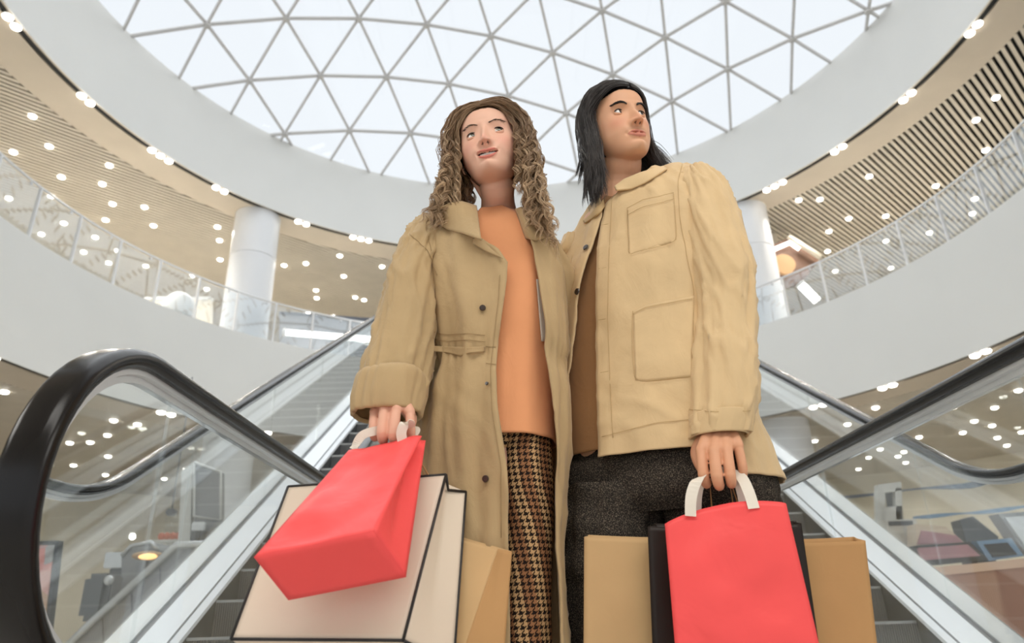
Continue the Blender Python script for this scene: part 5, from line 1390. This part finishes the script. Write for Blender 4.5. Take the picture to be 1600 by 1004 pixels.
v_, f_ = ellipsoid_vf(at(231, 869, 7.12), (.09, .06, .03), None, 16, 8); local(mesh_obj('bulb', v_, f_, M['glow_o'], None, True), r)
for k, (xx, yy, t_) in enumerate(((207, 838, 'small round glowing wall bulb left of the pendant lamp'), (292, 760, 'small round glowing bulb above the blank grey panel'))):
    r = root('wall_bulb', at(xx, yy, 9.8), t_, 'lamp'); v_, f_ = ellipsoid_vf(at(xx, yy, 9.8), (.04, .04, .04), None, 12, 8); local(mesh_obj('bulb', v_, f_, M['lens'], None, True), r)
    boxm('socket', at(xx, yy-4, 9.85), (.05, .05, .04), M['trimw'], r)
# framed collage at the far left
m, nt, b = new_mat('collage_print'); tc = nt.nodes.new('ShaderNodeTexCoord'); vo = nt.nodes.new('ShaderNodeTexVoronoi'); vo.inputs['Scale'].default_value = 5.5
nt.links.new(tc.outputs['Object'], vo.inputs['Vector']); cr_ = nt.nodes.new('ShaderNodeValToRGB'); e = cr_.color_ramp.elements; e[0].position = 0; e[0].color = (*s2l((90, 84, 78)), 1); e[1].position = 1; e[1].color = (*s2l((226, 218, 204)), 1)
for pos_, c_ in ((.3, (206, 160, 120)), (.45, (228, 222, 214)), (.62, (150, 160, 160)), (.8, (204, 120, 110))):
    el = e.new(pos_); el.color = (*s2l(c_), 1)
sx_ = nt.nodes.new('ShaderNodeSeparateColor'); nt.links.new(vo.outputs['Color'], sx_.inputs[0]); nt.links.new(sx_.outputs[0], cr_.inputs['Fac']); nt.links.new(cr_.outputs['Color'], b.inputs['Base Color']); b.inputs['Roughness'].default_value = .3
M['collage'] = m
r = slab('poster_stand', [(10, 846), (92, 844), (70, 1030), (-20, 1030)], 5.6, .06, M['blk'], 'tall black-framed picture collage board at the far left behind the handrail', 'poster')
slab('print', [(18, 852), (84, 851), (63, 1024), (-12, 1024)], 5.585, .012, M['collage'], parent=r)
# ---- right: counter with a display, wavy wall boards, gate
r = slab('counter', [(1395, 899), (1640, 872), (1640, 1060), (1395, 1060)], 6.4, 1.2, M['pinkwood'], 'long pink-brown counter at right with a pale front lip', 'counter')
slab('lip', [(1390, 893), (1640, 868), (1640, 882), (1390, 906)], 6.36, .10, M['pinklip'], parent=r)
def disp(label, pts, Y, m, cat='display box', strips=()):
    r = slab('display_box', pts, Y, .16, m, label, cat)
    for q, mm in strips: slab('printed_band', q, Y-.012, .02, mm, parent=r)
    return r
disp('mauve and cream product box lying upper left on the counter', [(1431, 818), (1478, 822), (1510, 850), (1431, 852)], 6.75, M['creamp'], strips=(([(1440, 828), (1494, 836), (1506, 848), (1434, 850)], M['mauve']),))
disp('mauve product box with black base lying left on the counter', [(1431, 852), (1516, 846), (1545, 874), (1445, 884)], 6.7, M['blk'], strips=(([(1434, 856), (1512, 850), (1532, 868), (1440, 875)], M['mauve']),))
disp('black display tray with light blue rim at the right of the counter', [(1526, 845), (1580, 840), (1600, 868), (1545, 876)], 6.7, M['sky_b'], 'display tray', strips=(([(1538, 850), (1574, 847), (1590, 866), (1552, 870)], M['blk']),))
disp('grey rounded appliance leaning on the counter right of the mauve boxes', [(1500, 812), (1520, 806), (1560, 838), (1556, 878), (1520, 882)], 6.9, M['gm_d'], 'appliance')
disp('pale grey glass case at the far right end of the counter', [(1560, 802), (1640, 796), (1640, 866), (1604, 866)], 6.9, M['gm'], 'display case', strips=(([(1570, 808), (1630, 803), (1632, 856), (1606, 858)], M['alu']),))
disp('white rounded appliance on the counter left of the mauve boxes', [(1384, 812), (1432, 810), (1436, 892), (1400, 892)], 7.0, M['white'], 'appliance', strips=(([(1388, 814), (1426, 813), (1427, 820), (1390, 821)], M['gm_d']),))
def wavy(label, pts, Y, th, m):
    top = crom([(x, y, 0) for x, y, t in pts], 40); tt = crom([(t, 0, 0) for x, y, t in pts], 40)
    out = [(float(a[0]), float(a[1])) for a in top]+[(float(a[0]), float(a[1]+t[0])) for a, t in list(zip(top, tt))[::-1]]
    return slab('wavy_board', out, Y, .06, m, label, 'wall board', 'wavy blue boards on the shop wall')
wavy('upper wavy navy board on the cream wall above the counter', [(1290, 776, 3), (1345, 772, 4), (1400, 766, 2), (1450, 760, 3), (1500, 755, 8), (1530, 750, 10), (1560, 746, 4), (1600, 741, 9), (1640, 736, 4)], 11.0, 0, M['navy'])
wavy('lower wavy light blue board above the counter goods', [(1430, 806, 3), (1455, 803, 6), (1480, 801, 5), (1510, 800, 2), (1540, 796, 6), (1570, 792, 7), (1600, 789, 4), (1640, 784, 4)], 9.5, 0, M['sky_b'])
r = root('display_stand', at(1390, 830, 9.0), 'white upright stand with a small grey opening left of the counter', 'stand')
for q in ([(1371, 757), (1408, 752), (1409, 766), (1373, 770)], [(1371, 766), (1383, 766), (1389, 1030), (1379, 1030)], [(1399, 762), (1409, 762), (1421, 1030), (1409, 1030)], [(1377, 792), (1410, 790), (1412, 830), (1380, 830)]): slab('frame_member', q, 9.0, .1, M['white'], parent=r)
slab('opening', [(1384, 770), (1399, 768), (1401, 791), (1387, 792)], 9.08, .02, M['gm_d'], parent=r)
# ---- upper gallery: shop front at right, pod and tube lamp at left
r = slab('pilaster', [(1203, 352), (1212, 356), (1218, 396), (1216, 470), (1203, 470)], 16.6, .2, M['cream'], 'narrow cream pilaster beside the right column', 'pilaster')
slab('kick_plate', [(1203, 462), (1216, 462), (1216, 470), (1203, 470)], 16.58, .02, M['gm'], parent=r)
r = slab('shop_sign', [(1204, 384), (1234, 370), (1282, 402), (1262, 430), (1204, 446)], 15.9, .5, M['brown'], 'brown shop front with a bent white light strip right of the column', 'shop front')
tube('light_strip', [at(1208, 390, 15.8), at(1234, 379, 15.8), at(1249, 389, 15.8)], .055, M['glow'], r, 8)
tube('cream_beam', [at(1232, 369, 15.7), at(1282, 402, 15.7)], .07, M['cream'], r, 6)
bm = bmesh.new(); bmesh.ops.create_cone(bm, cap_ends=True, segments=32, radius1=.27, radius2=.27, depth=.08)
bmesh.ops.transform(bm, matrix=Matrix.Translation(at(1225, 413, 15.6)) @ Matrix.Rotation(PI/2, 4, 'X'), verts=bm.verts)
me = bpy.data.meshes.new('round_plate'); bm.to_mesh(me); bm.free(); me.materials.append(M['tan']); o = bpy.data.objects.new('round_plate', me); COL.objects.link(o); local(o, r)
r = root('glow_tube', at(1264, 458, 14.8), 'slanted glowing tube shaped as a neon reflection behind the railing below the round plate', 'lamp')  # reflected neon streak, built as a glowing tube
tube('tube', [at(1251, 444, 14.8), at(1277, 470, 14.8)], .10, M['glow'], r, 10); tube('end_cap', [at(1249, 442, 14.8), at(1252, 445, 14.8)], .11, M['white'], r, 10)
r = root('glow_tube', at(520, 520, 15.9), 'long horizontal white tube lamp behind the railing beside the woman\'s sleeve', 'lamp')
tube('tube', [at(447, 519, 15.9), at(604, 532, 15.9)], .075, M['glow'], r, 10); tube('end_cap', [at(443, 519, 15.9), at(448, 519.5, 15.9)], .10, M['white'], r, 10)
r = root('pod_seat', at(280, 486, 14.0), 'white egg-shaped pod behind the railing left of the left column', 'pod')
v_, f_ = ellipsoid_vf(at(279, 486, 14.3), (.36, .36, .46), None, 24, 14); local(mesh_obj('shell', v_, f_, M['white'], None, True), r)
v_, f_ = ellipsoid_vf(at(279, 500, 14.25), (.40, .38, .08), None, 24, 8); local(mesh_obj('base', v_, f_, M['gm'], None, True), r)
r = slab('partition', [(226, 466), (330, 466), (330, 520), (226, 520)], 15.4, .1, M['cream'], 'low cream partition behind the railing and the white pod', 'partition')
slab('cap_rail', [(226, 463), (330, 463), (330, 468), (226, 468)], 15.38, .14, M['white'], parent=r)
r = slab('partition', [(436, 488), (600, 500), (600, 560), (436, 545)], 16.4, .1, M['gm'], 'grey shop partition behind the long tube lamp', 'partition')
slab('cap_rail', [(436, 486), (600, 498), (600, 502), (436, 490)], 16.38, .14, M['gm_d'], parent=r)
